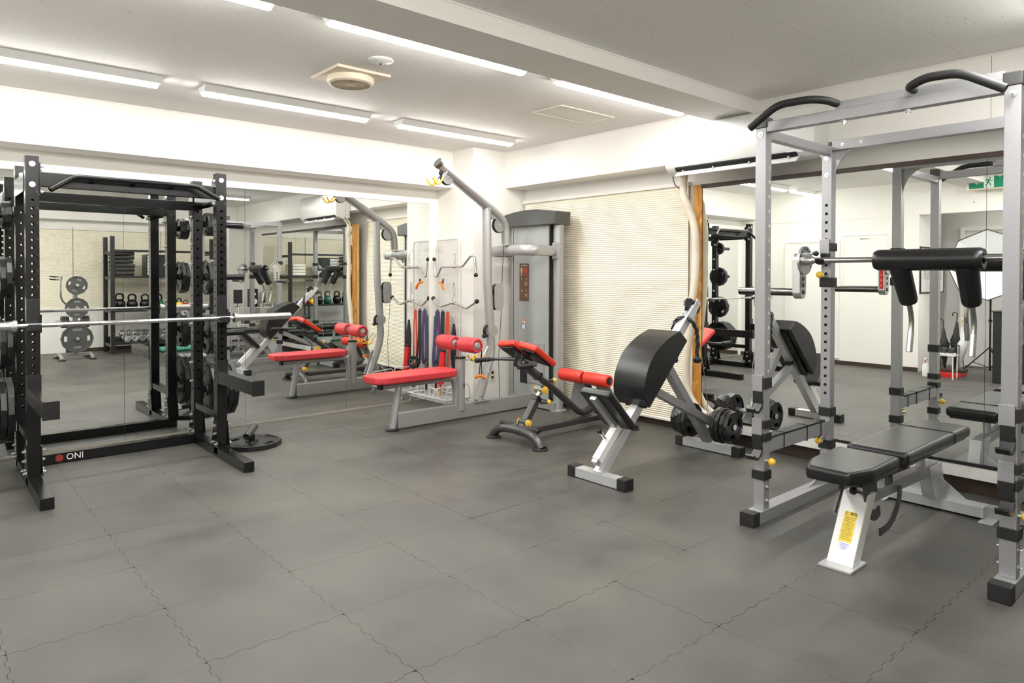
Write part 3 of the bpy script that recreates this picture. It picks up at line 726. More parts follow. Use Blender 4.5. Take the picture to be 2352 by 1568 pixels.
for y in (LY, RY):
    bolt(bo, (FX - S / 2, y, 2.13), (-1, 0, 0), 0.012, 0.004); bolt(bo, (RX - S / 2, y, 2.09), (-1, 0, 0), 0.011, 0.005); bolt(bo, (RX - S / 2, y, 1.985), (-1, 0, 0), 0.011, 0.005)
    for z in (0.115, 0.19): bolt(bo, (FX, y - S / 2, z), (0, -1, 0), 0.009, 0.008); bolt(bo, (FX, y + S / 2, z), (0, 1, 0), 0.009, 0.008)
for y in (1.509, 1.214): bolt(bo, (FX, y, 2.14), (0, 0, -1), 0.014, 0.014)
for y in (1.85, 1.74): bolt(bo, (RX - 0.03, y, 2.165), (-1, 0, 0), 0.008, 0.004)
bo.out('bolts', 'zinc', t, kind='stuff')
def collar(x, y, z0, z1): MB().bb((x - S / 2 - 0.008, y - S / 2 - 0.008, z0), (x + S / 2 + 0.008, y + S / 2 + 0.008, z1), 0.004).out('rubber_band', 'black_rubber', t)
def hook(x, y, z0, z1, yel=True):
    # sleeve sitting on the post with a J shaped bar rest
    h = MB(); h.bb((x - S / 2 - 0.012, y - S / 2 + 0.008, z1 - 0.09), (x - S / 2 - 0.004, y + S / 2 + 0.006, z1), 0.003); h.out('hook_plate', 'silver', t)
    h = MB(); h.bb((x - S / 2 - 0.016, y - 0.024, z0 + 0.03), (x - S / 2 - 0.006, y + 0.030, z1 - 0.088), 0.003)
    pts = [(x - S / 2 - 0.012, z0 + 0.07), (x - S / 2 - 0.02, z0 + 0.025), (x - S / 2 - 0.05, z0 + 0.005), (x - S / 2 - 0.085, z0 + 0.012), (x - S / 2 - 0.10, z0 + 0.035), (x - S / 2 - 0.088, z0 + 0.040), (x - S / 2 - 0.078, z0 + 0.024), (x - S / 2 - 0.05, z0 + 0.020), (x - S / 2 - 0.03, z0 + 0.036), (x - S / 2 - 0.004, z0 + 0.07)]
    h.prism([(a, y - 0.026, b) for a, b in pts], (0, 0.052, 0)); h.out('hook_lip', 'black_plastic', t)
for y in (LY, RY):
    for a, b in ((0.735, 0.795), (0.515, 0.56), (0.445, 0.49), (0.232, 0.282)): collar(FX, y, a, b)
    hook(FX, y, 0.60, 0.81); hook(FX, y, 0.345, 0.57)
    hook(RX, y, 1.42, 1.585)
    for a, b in ((1.51, 1.56), (1.285, 1.345), (0.475, 0.53), (0.27, 0.325)): collar(RX, y, a, b)
    # safety spotters between front and rear posts
    sp = MB().bb((FX + S / 2, y - 0.028, 0.375), (RX - S / 2, y + 0.028, 0.452), 0.004).out('safety_spotter', 'silver', t)
    MB().bb((FX + 0.05, y - 0.03, 0.452), (RX - 0.09, y + 0.03, 0.464), 0.002).out('rubber_strip', 'black_rubber', sp)
    for x in (3.74, 4.02, 4.2): MB().bb((x, y - 0.032, 0.37), (x + 0.004, y + 0.032, 0.467)).out('cable_tie', 'black_plastic', sp)
for x, y, z in ((FX, LY - 0.03, 0.335), (RX - S / 2 - 0.09, LY, 0.335), (RX - 0.075, LY + 0.02, 1.362), (FX, RY - 0.03, 0.335), (RX - 0.09, RY, 0.335)):
    k = MB(); k.sph((x, y - (0.03 if x == FX else 0), z), 0.021); k.out('lock_knob', 'yellow', t)
    k = MB(); k.cyl((x, y - 0.02, z), (x + (0.0 if x == FX else 0.08), y + 0.01, z), 0.009, 10); k.out('knob_stem', 'zinc', t)
# ------------------------------------------------------------------ safety squat bar
t = thing('safety_squat_bar', 'padded safety squat bar with cambered chrome end plates resting in the grey rack', 'barbell', (4.24, 1.35, 1.45))
BX, BZ = 4.245, 1.4515
MB().cyl((BX, 0.66, BZ), (BX, 2.03, BZ), 0.0165, 18).out('shaft', 'steel', t)
for ys, s_ in ((2.045, 1), (0.645, -1)):
    MB().cyl((BX, ys - 0.006 * s_, BZ), (BX, ys + 0.008 * s_, BZ), 0.090, 40).out('index_disc', 'zinc', t)
    hb = MB()
    for k in range(9):
        a = R(-30 + 27 * k); hb.cyl((BX + 0.072 * math.cos(a), ys - 0.0072 * s_, BZ + 0.072 * math.sin(a)), (BX + 0.072 * math.cos(a), ys + 0.0092 * s_, BZ + 0.072 * math.sin(a)), 0.0065, 10)
    hb.out('index_holes', 'hole_dark', t, kind='stuff')
    yy = ys + 0.010 * s_
    prof = arc((BX, 0, BZ), 0.046, R(10), R(170), 8, (1, 0, 0), (0, 0, 1)) + arc((BX, 0, BZ - 0.20), 0.042, R(188), R(352), 8, (1, 0, 0), (0, 0, 1))
    am = MB().prism([(p.x, yy, p.z) for p in prof], (0, 0.052 * s_, 0), 0.004).out('camber_arm', 'zinc', t)
    sl = MB()
    for zz in (0.075, 0.115, 0.155): sl.cyl((BX, yy - 0.0015 * s_, BZ - zz), (BX, yy + 0.0535 * s_, BZ - zz), 0.014, 14)
    sl.out('arm_slots', 'charcoal_metal', am, kind='stuff')
    # red graduated strip on the outer edge
    st = MB().prism([(BX + 0.0430, yy + 0.012 * s_, BZ - 0.195), (BX + 0.0430, yy + 0.040 * s_, BZ - 0.195), (BX + 0.0455, yy + 0.040 * s_, BZ - 0.03), (BX + 0.0455, yy + 0.012 * s_, BZ - 0.03)], (0.0012, 0, 0)).out('scale_sticker', 'red_plastic', am)
    for k, ch in enumerate('ABCD'): text(ch, 0.018, (BX + 0.0470, yy + 0.026 * s_, BZ - 0.17 + 0.040 * k), (0, 1, 0), (0, 0, 1), 'label_white', am, 0.0003)
    MB().cyl((BX, yy + 0.05 * s_, BZ - 0.20), (BX, yy + 0.44 * s_, BZ - 0.20), 0.0245, 24).out('sleeve', 'sleeve_dark', t)
    MB().cyl((BX, yy - 0.004 * s_, BZ - 0.20), (BX, yy + 0.001 * s_, BZ - 0.20), 0.014, 6).out('sleeve_bolt', 'black_plastic', t)
    k = MB(); k.cyl((BX + 0.005, ys, BZ + 0.043), (BX + 0.005, ys - 0.05 * s_, BZ + 0.043), 0.009, 10); k.out('pin_stem', 'chrome', t)
    MB().sph((BX + 0.005, ys - 0.068 * s_, BZ + 0.043), 0.017).out('pin_knob', 'black_plastic', t)
    MB().lathe([(0.0165, 0), (0.032, 0.0), (0.030, 0.03), (0.022, 0.05), (0.0165, 0.055)], (BX, ys - 0.006 * s_, BZ), (0, -s_, 0), 20).out('shaft_collar', 'zinc', t)
def pad(p, q, r, name='pad', par=None, r2=None, ruffle=True):
    p, q = V(p), V(q); d = (q - p).normalized(); L = (q - p).length; r2 = r2 or r
    pr = [(r * 0.45, 0.0), (r * 0.86, -0.004), (r * 0.99, 0.014), (r, 0.04), (r2, L - 0.04), (r2 * 0.99, L - 0.014), (r2 * 0.86, L + 0.004), (r2 * 0.45, L)]
    return MB().lathe(pr, p, d, 28)
pad((BX, 1.085, BZ - 0.004), (BX, 1.62, BZ - 0.004), 0.061).out('neck_pad', 'vinyl_black', t)
for y0, y1 in ((1.50, 1.485), (1.165, 1.17)):
    pad((BX + 0.012, y0, BZ - 0.03), (BX + 0.125, y1, BZ - 0.245), 0.055, r2=0.050).out('shoulder_pad', 'vinyl_black', t)
    hp = bent([(BX + 0.118, y1, BZ - 0.23), (BX + 0.175, y1, BZ - 0.355), (BX + 0.135, y1, BZ - 0.535)], 0.05)
    MB().tube(hp, 0.0145, 14).out('handle', 'steel', t)
    hd = (V(hp[-1]) - V(hp[-2])).normalized()
    MB().cyl(V(hp[-1]) - hd * 0.12, V(hp[-1]) + hd * 0.003, 0.0175, 16).out('handle_sleeve', 'zinc', t)
# ================================================================== adjustable flat bench
t = thing('adjustable_bench', 'black padded adjustable bench with white front leg inside the grey rack', 'weight bench', (3.9, 1.39, 0))
yc = 1.39
def cushion(c, d, rot=None, bev=0.02, name='seat_pad', m='vinyl_black', par=None, **k):
    return MB().box(c, d, rot=rot, bev=bev, seg=4).out(name, m, par, smooth=60, **k)
sp = MB(); sp.prism([(3.11, yc - 0.10, 0.418), (3.11, yc + 0.10, 0.418), (3.26, yc + 0.148, 0.418), (3.57, yc + 0.148, 0.425), (3.57, yc - 0.148, 0.425), (3.26, yc - 0.148, 0.418)], (0, 0, 0.065), 0.02); sp.out('seat_pad', 'vinyl_black', t, smooth=60)
cushion((4.15, yc, 0.452), (0.98, 0.30, 0.066), bev=0.026, name='back_pad', par=t)
MB().tube([(4.33 + 0.0, yc + 0.1525 * math.cos(a) * 1.0, 0.452 + 0.0355 * math.sin(a)) for a in [2 * math.pi * k / 4 + math.pi / 4 for k in range(4)]], 0.0, 4, closed=True).bm.free()
sq = [(4.36, yc + sy * (0.1515 if abs(sz) < 1 else 0.135), 0.452 + sz * 0.0345) for sy, sz in ((-1, 0.6), (-1, -0.6), (-1, -1), (1, -1), (1, -0.6), (1, 0.6), (1, 1), (-1, 1))]
MB().tube(sq, 0.0025, 6, closed=True).out('elastic_band', 'black_plastic', t)
MB().bb((3.20, yc - 0.12, 0.405), (3.56, yc + 0.12, 0.420), 0.003).out('seat_board', 'black_plastic', t)
MB().bb((3.70, yc - 0.13, 0.408), (4.62, yc + 0.13, 0.420), 0.003).out('back_board', 'black_plastic', t)
# front leg: slanting white box with foot plate
MB().prism([(3.245, yc - 0.06, 0.012), (3.33, yc - 0.06, 0.012), (3.515, yc - 0.06, 0.31), (3.43, yc - 0.06, 0.31)], (0, 0.12, 0), 0.004).out('front_leg', 'white_plastic', t)
MB().bb((3.19, yc - 0.075, 0.0), (3.37, yc + 0.075, 0.012), 0.004).out('foot_plate', 'silver_light', t)
nrm = V((-0.298, 0, 0.185)).normalized(); upl = V((0.185, 0, 0.298)).normalized()
o0 = V((3.335, yc, 0.155)) + nrm * 0.001
lb = MB().box(o0 + upl * 0.012, (0.001, 0.058, 0.145), rot=Matrix(((nrm.x, 0, upl.x, 0), (nrm.y, 1, upl.y, 0), (nrm.z, 0, upl.z, 0), (0, 0, 0, 1)))).out('warning_label', 'label_yellow', t)
text('⚠ 警告', 0.017, o0 + upl * 0.074 + nrm * 0.001, (0, -1, 0), upl, 'ink', lb, 0.0002)
ln = MB(); M_ = Matrix(((nrm.x, 0, upl.x, 0), (nrm.y, 1, upl.y, 0), (nrm.z, 0, upl.z, 0), (0, 0, 0, 1)))
for k in range(13): ln.box(o0 + upl * (0.056 - 0.0085 * k) + nrm * 0.0008 + V((0, 0.004 * ((k * 7) % 3 - 1), 0)), (0.0004, 0.048 - 0.005 * ((k * 5) % 4), 0.0016), rot=M_)
ln.out('fine_print', 'ink', lb, kind='stuff')
lb2 = MB().box(o0 - upl * 0.082, (0.001, 0.058, 0.034), rot=M_).out('maker_label', 'label_white', t)
ln = MB()
for k in range(4): ln.box(o0 - upl * (0.070 + 0.008 * k) + nrm * 0.0008, (0.0004, 0.044 - 0.006 * k, 0.003), rot=M_)
ln.out('fine_print', 'label_blue', lb2, kind='stuff')
MB().beam((3.45, yc, 0.272), (4.50, yc, 0.243), 0.055, 0.062, 0.004).out('main_beam', 'silver', t)
MB().prism([(4.33, yc - 0.035, 0.27), (4.53, yc - 0.035, 0.27), (4.60, yc - 0.035, 0.07), (4.43, yc - 0.035, 0.07)], (0, 0.07, 0), 0.004).out('rear_leg', 'silver_light', t)
MB().bb((4.46, yc - 0.26, 0.012), (4.56, yc + 0.24, 0.072), 0.004).out('rear_crossbar', 'silver_light', t)
MB().bb((4.40, yc - 0.32, 0.0), (4.55, yc - 0.25, 0.008), 0.002).out('rear_foot', 'silver_light', t)
MB().bb((4.40, yc + 0.23, 0.0), (4.55, yc + 0.30, 0.008), 0.002).out('rear_foot', 'silver_light', t)
for s_ in (-1, 1): MB().prism([(4.51, yc + s_ * 0.035, 0.072), (4.51, yc + s_ * 0.18, 0.072), (4.50, yc + s_ * 0.035, 0.19)], (0.006, 0, 0)).out('gusset', 'silver_light', t)
MB().cyl((4.29, yc, 0.27), (4.29, yc, 0.41), 0.024, 16).out('support_post', 'silver_light', t)
MB().bb((3.60, yc - 0.045, 0.29), (3.78, yc + 0.045, 0.305), 0.003).out('hinge_plate', 'silver', t)
for x in (3.52, 3.72):
    b = MB()
    for s_ in (-1, 1): b.prism([(x - 0.045, yc + s_ * 0.045, 0.30), (x + 0.045, yc + s_ * 0.045, 0.30), (x + 0.03, yc + s_ * 0.045, 0.41), (x - 0.03, yc + s_ * 0.045, 0.41)], (0, 0.008, 0))
    b.cyl((x, yc - 0.055, 0.36), (x, yc + 0.055, 0.36), 0.02, 14); b.out('hinge_bracket', 'charcoal_metal', t, kind='stuff')
def quad_arc(pts, wd, y0, y1, name, m):
    sm = smooth_path(pts, 6); L = []; Rr = []
    for i, p in enumerate(sm):
        a = sm[max(i - 1, 0)]; b = sm[min(i + 1, len(sm) - 1)]; d = (b - a).normalized(); nn = V((-d.z, 0, d.x)) * wd / 2
        L.append(p + nn); Rr.append(p - nn)
    mb = MB(); mb.prism([(p.x, y0, p.z) for p in L + Rr[::-1]], (0, y1 - y0, 0), 0.0015); return mb.out(name, m, t)
quad_arc([(3.40, 0, 0.40), (3.425, 0, 0.33), (3.44, 0, 0.27), (3.47, 0, 0.215), (3.53, 0, 0.19), (3.585, 0, 0.205)], 0.05, yc - 0.052, yc - 0.043, 'seat_quadrant', 'charcoal_metal')
quad_arc([(3.86, 0, 0.27), (3.85, 0, 0.20), (3.80, 0, 0.14), (3.72, 0, 0.10), (3.60, 0, 0.088)], 0.042, yc - 0.047, yc - 0.039, 'back_quadrant', 'charcoal_metal')
MB().beam((3.20, yc - 0.03, 0.40), (3.145, yc - 0.02, 0.285), 0.014, 0.018).out('adjust_lever', 'charcoal_metal', t)
k = MB(); k.cyl((3.36, yc - 0.02, 0.335), (3.44, yc - 0.02, 0.31), 0.012, 12); k.out('pin_stem', 'chrome', t)
MB().sph((3.345, yc - 0.02, 0.34), 0.018).out('pin_knob', 'black_plastic', t)
MB().bb((3.40, yc - 0.05, 0.215), (3.44, yc - 0.015, 0.25), 0.003).out('stopper', 'black_rubber', t)
# ================================================================== rope crunch bench with loaded carriage
t = thing('ab_crunch_bench', 'white framed crunch bench with black curved backrest, pulley and hanging rope', 'exercise machine', (3.9, 2.99, 0))
yb = 2.99
for x, y0, y1, m in ((3.385, 2.745, 3.245, 'silver_light'), (4.66, 2.71, 3.28, 'silver_light')):
    MB().bb((x - 0.04, y0 + 0.06, 0.005), (x + 0.04, y1 - 0.06, 0.068), 0.004).out('foot_bar', m, t)
    for a, b in ((y0, y0 + 0.07), (y1 - 0.07, y1)): MB().bb((x - 0.045, a, 0.0), (x + 0.045, b, 0.074), 0.008).out('foot_cap', 'black_rubber', t)
MB().beam((3.375, yb, 0.055), (4.41, yb, 1.115), 0.065, 0.065, 0.004).out('main_column', 'silver_light', t)
MB().beam((4.11, yb + 0.01, 0.70), (4.655, yb + 0.01, 0.07), 0.065, 0.06, 0.004).out('rear_leg', 'silver', t)
MB().beam((3.93, yb - 0.02, 0.545), (4.62, yb - 0.02, 0.235), 0.06, 0.055, 0.004).out('carriage_arm', 'silver', t)
MB().beam((3.90, yb, 0.57), (3.96, yb, 0.54), 0.075, 0.07, 0.006).out('arm_stop', 'black_rubber', t)
b_ = MB(); bolt(b_, (3.98, yb - 0.033, 0.535), (0, -1, 0), 0.016, 0.014); b_.out('pivot_bolt', 'zinc', t)
for s_ in (-1, 1): MB().beam((4.38, yb + s_ * 0.022, 1.06), (4.475, yb + s_ * 0.022, 1.165), 0.005, 0.06, 0.002, up=(-0.7, 0, 0.7)).out('pulley_bracket', 'silver_light', t)
MB().beam((4.34, yb, 1.04), (4.40, yb, 1.10), 0.072, 0.072, 0.004).out('column_collar', 'silver_light', t)
for cx_, cz_ in ((4.375, 1.135), (4.455, 1.115)):
    MB().lathe([(0, -0.012), (0.05, -0.012), (0.052, -0.009), (0.044, 0), (0.052, 0.009), (0.05, 0.012), (0, 0.012)], (cx_, yb, cz_), (0, 1, 0), 28).out('pulley_wheel', 'black_plastic', t)
b_ = MB(); bolt(b_, (4.45, yb - 0.026, 1.14), (0, -1, 0), 0.012, 0.006); bolt(b_, (4.41, yb - 0.026, 1.09), (0, -1, 0), 0.010, 0.006); b_.out('bolts', 'zinc', t, kind='stuff')
# curved backrest
pn = smooth_path([(4.075, 0, 0.965), (3.93, 0, 0.915), (3.79, 0, 0.83), (3.705, 0, 0.715), (3.675, 0, 0.61), (3.680, 0, 0.525)], 5)
poly = [(p.x, yb - 0.135, p.z) for p in pn] + [(3.735, yb - 0.135, 0.465), (4.165, yb - 0.135, 0.89)]
MB().prism(poly, (0, 0.27, 0), 0.012).out('back_pad', 'vinyl_black', t, smooth=45)
MB().beam((3.75, yb, 0.455), (4.15, yb, 0.865), 0.18, 0.012, 0.002, up=(-0.7, 0, 0.7)).out('pad_board', 'black_plastic', t)
# knee seat
MB().beam((3.33, yb, 0.605), (3.585, yb, 0.350), 0.25, 0.055, 0.02, up=(0.7, 0, 0.7), seg=4).out('knee_pad', 'vinyl_black', t, smooth=60)
MB().beam((3.315, yb, 0.565), (3.56, yb, 0.318), 0.05, 0.03, 0.003, up=(0.7, 0, 0.7)).out('knee_pad_tube', 'silver', t)
MB().beam((3.53, yb, 0.345), (3.60, yb, 0.272), 0.05, 0.04, 0.003).out('seat_link', 'silver', t)
MB().beam((3.355, yb, 0.15), (3.555, yb, 0.345), 0.055, 0.05, 0.003).out('adjust_sleeve', 'white_plastic', t)
MB().beam((3.335, yb, 0.13), (3.362, yb, 0.157), 0.046, 0.042, 0.003).out('sleeve_end', 'silver', t)
k = MB(); k.cyl((3.45, yb, 0.265), (3.39, yb, 0.325), 0.012, 12); k.out('pin_stem', 'chrome', t)
MB().sph((3.378, yb, 0.338), 0.018, sc=(1, 1, 1)).out('pin_knob', 'black_plastic', t)
MB().cyl((4.61, 2.742, 0.225), (4.61, 3.245, 0.225), 0.022, 16).out('weight_spindle', 'zinc', t)
MB().tube([(4.458, yb - 0.004, 1.06), (4.56, yb - 0.01, 0.62), (4.61, yb - 0.015, 0.33)], 0.0025, 6).out('cable', 'steel', t)
lk = MB()
for k in range(4):
    c = V((4.61, yb - 0.012, 0.325 - 0.022 * k)); a1, a2 = (V((1, 0, 0)), V((0, 0, 1))) if k % 2 else (V((0, 1, 0)), V((0, 0, 1)))
    lk.tube([c + a1 * 0.008 * math.cos(a) + a2 * 0.016 * math.sin(a) for a in [2 * math.pi * q / 12 for q in range(12)]], 0.0028, 6, closed=True)
lk.out('carriage_chain', 'chrome', t, kind='stuff')
for k, (y, sc_, lab) in enumerate(((2.865, 1.0, 'innermost of the near group'), (2.83, 1.0, 'second of the near group'), (2.795, .92, 'third of the near group'), (2.762, .88, 'outermost of the near group, facing the camera'), (3.12, 1.0, 'innermost of the far group'), (3.155, 1.0, 'second of the far group'), (3.19, .92, 'third of the far group'), (3.223, .88, 'outermost of the far group'))):
    if k == 0:
        wp = plate_proto('weight_plate', 0.135, 0.032, 'plate_black', 'x', None, None, 3); o = wp
    else: o = copy_tree(wp)
    o.location = (4.61, y, 0.2235); o.rotation_euler = (0.4 * k, 0, R(90)); o.scale = (1, sc_, sc_)
    tag(o, 'black plate on the crunch bench carriage, ' + lab, 'weight plate', 'plates on the crunch bench carriage')
# tricep rope, hung over the column end
rp = thing('cable_rope', 'black twisted pull rope with ball ends hanging from the crunch bench pulley', 'cable attachment', (4.30, yb, 1.08))
def rope(path, r, name='rope_strand', par=rp, turns=38):
    sm = smooth_path(path, 10)
    return MB().tube(sm, r, 12, twist=0.32, prof=lambda a: 1.0 + 0.22 * math.cos(3 * a)).out(name, 'rope_black', par, smooth=60)
rope([(4.315, yb - 0.012, 1.045), (4.33, yb - 0.052, 1.02), (4.375, yb - 0.066, 0.95), (4.385, yb - 0.068, 0.87), (4.385, yb - 0.066, 0.745)], 0.0135)
rope([(4.315, yb - 0.012, 1.045), (4.27, yb + 0.03, 1.03), (4.255, yb + 0.055, 0.96), (4.268, yb + 0.055, 0.87), (4.270, yb + 0.056, 0.745)], 0.0135)
for c in ((4.385, yb - 0.066, 0.735), (4.270, yb + 0.056, 0.735)):
    MB().lathe([(0, 0.022), (0.016, 0.022), (0.028, 0.008), (0.031, -0.008), (0.024, -0.026), (0, -0.032)], c, (0, 0, 1), 20).out('ball_end', 'black_plastic', rp)
lk = MB()
for c in ((4.30, yb, 1.075), (4.315, yb - 0.004, 1.11)):
    lk.tube([V(c) + V((0.009 * math.cos(a), 0.006 * math.cos(a), 0.020 * math.sin(a))) for a in [2 * math.pi * q / 14 for q in range(14)]], 0.003, 6, closed=True)
lk.tube([V((4.325, yb, 1.15)) + V((0.014 * math.cos(a), 0, 0.026 * math.sin(a))) for a in [2 * math.pi * q / 16 for q in range(16)]], 0.0035, 6, closed=True)
lk.out('carabiner', 'chrome', rp, kind='stuff')
# ================================================================== back extension bench (red pads)
t = thing('back_extension_bench', 'charcoal back extension bench with split red hip pads and yellow knobs', 'exercise machine', (4.2, 4.13, 0))
yr = 4.13
for x, h2 in ((3.665, 0.10), (4.79, 0.10)):
    a = 0.33
    pts = [(x, yr - a + 0.03, 0.012), (x, yr - a + 0.07, 0.055), (x, yr - a + 0.13, 0.09), (x, yr - 0.10, h2 + 0.005), (x, yr, h2 + 0.01), (x, yr + 0.10, h2 + 0.005), (x, yr + a - 0.13, 0.09), (x, yr + a - 0.07, 0.055), (x, yr + a - 0.03, 0.012)]
    MB().tube(smooth_path(pts, 4), 0.034, 16, ry=0.040).out('foot_arch', 'charcoal_metal', t)
    for s_ in (-1, 1): MB().lathe([(0.062, 0), (0.062, 0.010), (0.045, 0.018), (0, 0.018)], (x - 0.005, yr + s_ * (a - 0.05), 0), (0, 0, 1), 24).out('foot_pad', 'black_rubber', t)
MB().beam((3.68, yr, 0.085), (4.78, yr, 0.085), 0.085, 0.05, 0.014).out('base_spine', 'charcoal_metal', t)
MB().beam((3.715, yr, 0.10), (3.885, yr, 0.335), 0.062, 0.052, 0.010).out('lower_post', 'charcoal_metal', t)
MB().beam((3.872, yr, 0.318), (3.897, yr, 0.352), 0.072, 0.062, 0.008).out('post_collar', 'black_plastic', t)
MB().cyl((3.88, yr, 0.33), (3.935, yr, 0.405), 0.022, 18).out('inner_post', 'chrome', t)
MB().cyl((3.935, yr - 0.045, 0.405), (3.935, yr + 0.045, 0.405), 0.033, 22).out('clamp_barrel', 'chrome', t)
for c in ((3.935, 0.405), (3.75, 0.155)):
    for s_ in (-1, 1):
        g = MB(); g.lathe([(0, 0.016), (0.014, 0.016), (0.020, 0.010), (0.031, 0.010), (0.033, 0), (0, 0)], (c[0], yr + s_ * 0.047, c[1]), (0, s_, 0), 24); g.out('end_cap', 'yellow', t)
MB().cyl((3.75, yr - 0.046, 0.155), (3.75, yr + 0.046, 0.155), 0.030, 20).out('pivot_barrel', 'charcoal_metal', t)
for (x, z, dx, dz) in ((3.985, 0.475, 0.05, 0.035), (3.915, 0.30, 0.055, -0.012)):
    MB().cyl((x, yr - 0.02, z), (x + dx, yr - 0.04, z + dz * 0), 0.012, 12).out('pin_stem', 'charcoal_metal', t)
    g = MB(); g.lathe([(0.012, 0), (0.021, 0.006), (0.024, 0.016), (0.020, 0.026), (0, 0.028)], (x + dx, yr - 0.04, z), (0.9, -0.4, 0), 20); g.out('pin_knob', 'yellow', t)
bm_p = smooth_path([(3.70, yr, 0.655), (3.86, yr, 0.545), (4.04, yr, 0.425), (4.22, yr, 0.29), (4.36, yr, 0.185), (4.45, yr, 0.150), (4.54, yr, 0.17), (4.60, yr, 0.225)], 5)
MB().tube(bm_p, 0.029, 18, ry=0.040).out('main_boom', 'charcoal_metal', t)
MB().beam((3.72, yr, 0.643), (3.90, yr, 0.519), 0.07, 0.052, 0.010).out('boom_sleeve', 'charcoal_metal', t)
MB().beam((3.888, yr, 0.527), (3.912, yr, 0.511), 0.082, 0.066, 0.010).out('sleeve_collar', 'black_plastic', t)
for s_ in (-1, 1): MB().prism([(3.665, yr + s_ * 0.035, 0.62), (3.73, yr + s_ * 0.035, 0.60), (3.775, yr + s_ * 0.035, 0.70), (3.69, yr + s_ * 0.035, 0.735)], (0, s_ * 0.006, 0), 0.001).out('pad_bracket', 'charcoal_metal', t)
b_ = MB(); bolt(b_, (3.70, yr - 0.041, 0.655), (0, -1, 0), 0.013, 0.006); b_.out('pivot_bolt', 'zinc', t)
# split hip pads: two wedges on an inclined plate, long edges along the slope
Mx = Matrix.Rotation(R(33), 4, 'Y')
for s_ in (-1, 1):
    if s_ > 0: c = V((3.775, yr + 0.115, 0.728))
    else: c = V((3.785, yr - 0.115, 0.722))
    rotm = Matrix.Rotation(s_ * R(-7), 4, 'X') @ Mx
    MB().box(c, (0.29, 0.205, 0.05), rot=rotm, bev=0.018, seg=4).out('hip_pad', 'vinyl_red', t, smooth=60)
    nn = rotm @ V((0, 0, -1)); MB().box(c + nn * 0.031, (0.24, 0.16, 0.012), rot=rotm, bev=0.002).out('pad_board', 'black_plastic', t)
    # handles
    hp = bent([(3.72, yr + s_ * 0.04, 0.67), (3.70, yr + s_ * 0.13, 0.665), (3.66, yr + s_ * 0.25, 0.66), (3.46, yr + s_ * 0.26, 0.660)], 0.05)
    MB().tube(hp, 0.014, 12).out('handle_bar', 'charcoal_metal', t)
    q = V(hp[-1]); gp = MB(); pr = [(0.0, 0.0), (0.018, 0.0), (0.020, 0.008)] + [(0.0175 + 0.0022 * (k % 2), 0.015 + 0.012 * k) for k in range(10)] + [(0.020, 0.14), (0.014, 0.145)]
    gp.lathe(pr, q - V((0.01, 0, 0)), (1, 0, 0), 16); gp.out('hand_grip', 'black_rubber', t)
    # low step handles
    MB().cyl((3.70, yr + s_ * 0.03, 0.13), (3.70, yr + s_ * 0.20, 0.13), 0.014, 12).out('step_bar', 'charcoal_metal', t)
    gp = MB(); gp.lathe(pr, (3.70, yr + s_ * 0.23, 0.13), (0, -s_, 0), 16); gp.out('hand_grip', 'black_rubber', t)
def roller(p, q, r, par, m, name='roller_pad'):
    p, q = V(p), V(q); d = (q - p).normalized(); L = (q - p).length
    o = MB().lathe([(r * 0.52, -0.004), (r * 0.80, -0.008), (r * 0.94, 0.002), (r, 0.016), (r * 1.01, L / 2), (r, L - 0.016), (r * 0.94, L - 0.002), (r * 0.80, L + 0.008), (r * 0.52, L + 0.004)], p, d, 28).out(name, m, par)
    n = d.orthogonal().normalized(); b = d.cross(n); pl = MB()
    for e, s_ in ((p, -1), (q, 1)):
        for k in range(18):
            a = 2 * math.pi * k / 18; rd = n * math.cos(a) + b * math.sin(a)
            pl.tube([e + rd * r * 0.55 + d * s_ * 0.006, e + rd * r * 0.8 + d * s_ * 0.010, e + rd * r * 0.95 + d * s_ * 0.001], [0.002, 0.004, 0.002], 5)
    pl.out('gathers', m, o, kind='stuff')
    for e, s_ in ((p, -1), (q, 1)): MB().lathe([(0, 0.010), (r * 0.3, 0.010), (r * 0.42, 0.008), (r * 0.5, 0.002)], e, d * s_, 20).out('end_plug', 'silver_matt' if m == 'vinyl_rose' else 'black_plastic', o)
    return o
roller((4.47, yr + 0.285, 0.455), (4.47, yr + 0.025, 0.452), 0.056, t, 'vinyl_red')
roller((4.47, yr - 0.015, 0.452), (4.47, yr - 0.275, 0.449), 0.056, t, 'vinyl_red')
MB().cyl((4.47, yr - 0.26, 0.45), (4.47, yr + 0.26, 0.452), 0.014, 14).out('roller_axle', 'charcoal_metal', t)
MB().beam((4.60, yr, 0.21), (4.50, yr, 0.40), 0.05, 0.035, 0.005).out('roller_post', 'charcoal_metal', t)
for s_ in (-1, 1):
    q = [(4.625, 0.40), (4.745, 0.09)]
    MB().prism([(4.55, yr + s_ * 0.035, 0.40), (4.55, yr + s_ * 0.20, 0.40), (4.64, yr + s_ * 0.36, 0.12), (4.65, yr + s_ * 0.34, 0.075), (4.67, yr + s_ * 0.045, 0.05), (4.63, yr + s_ * 0.10, 0.20)], (0.010, 0, 0.003), 0.001).out('foot_plate', 'plates_tread', t)
    pass
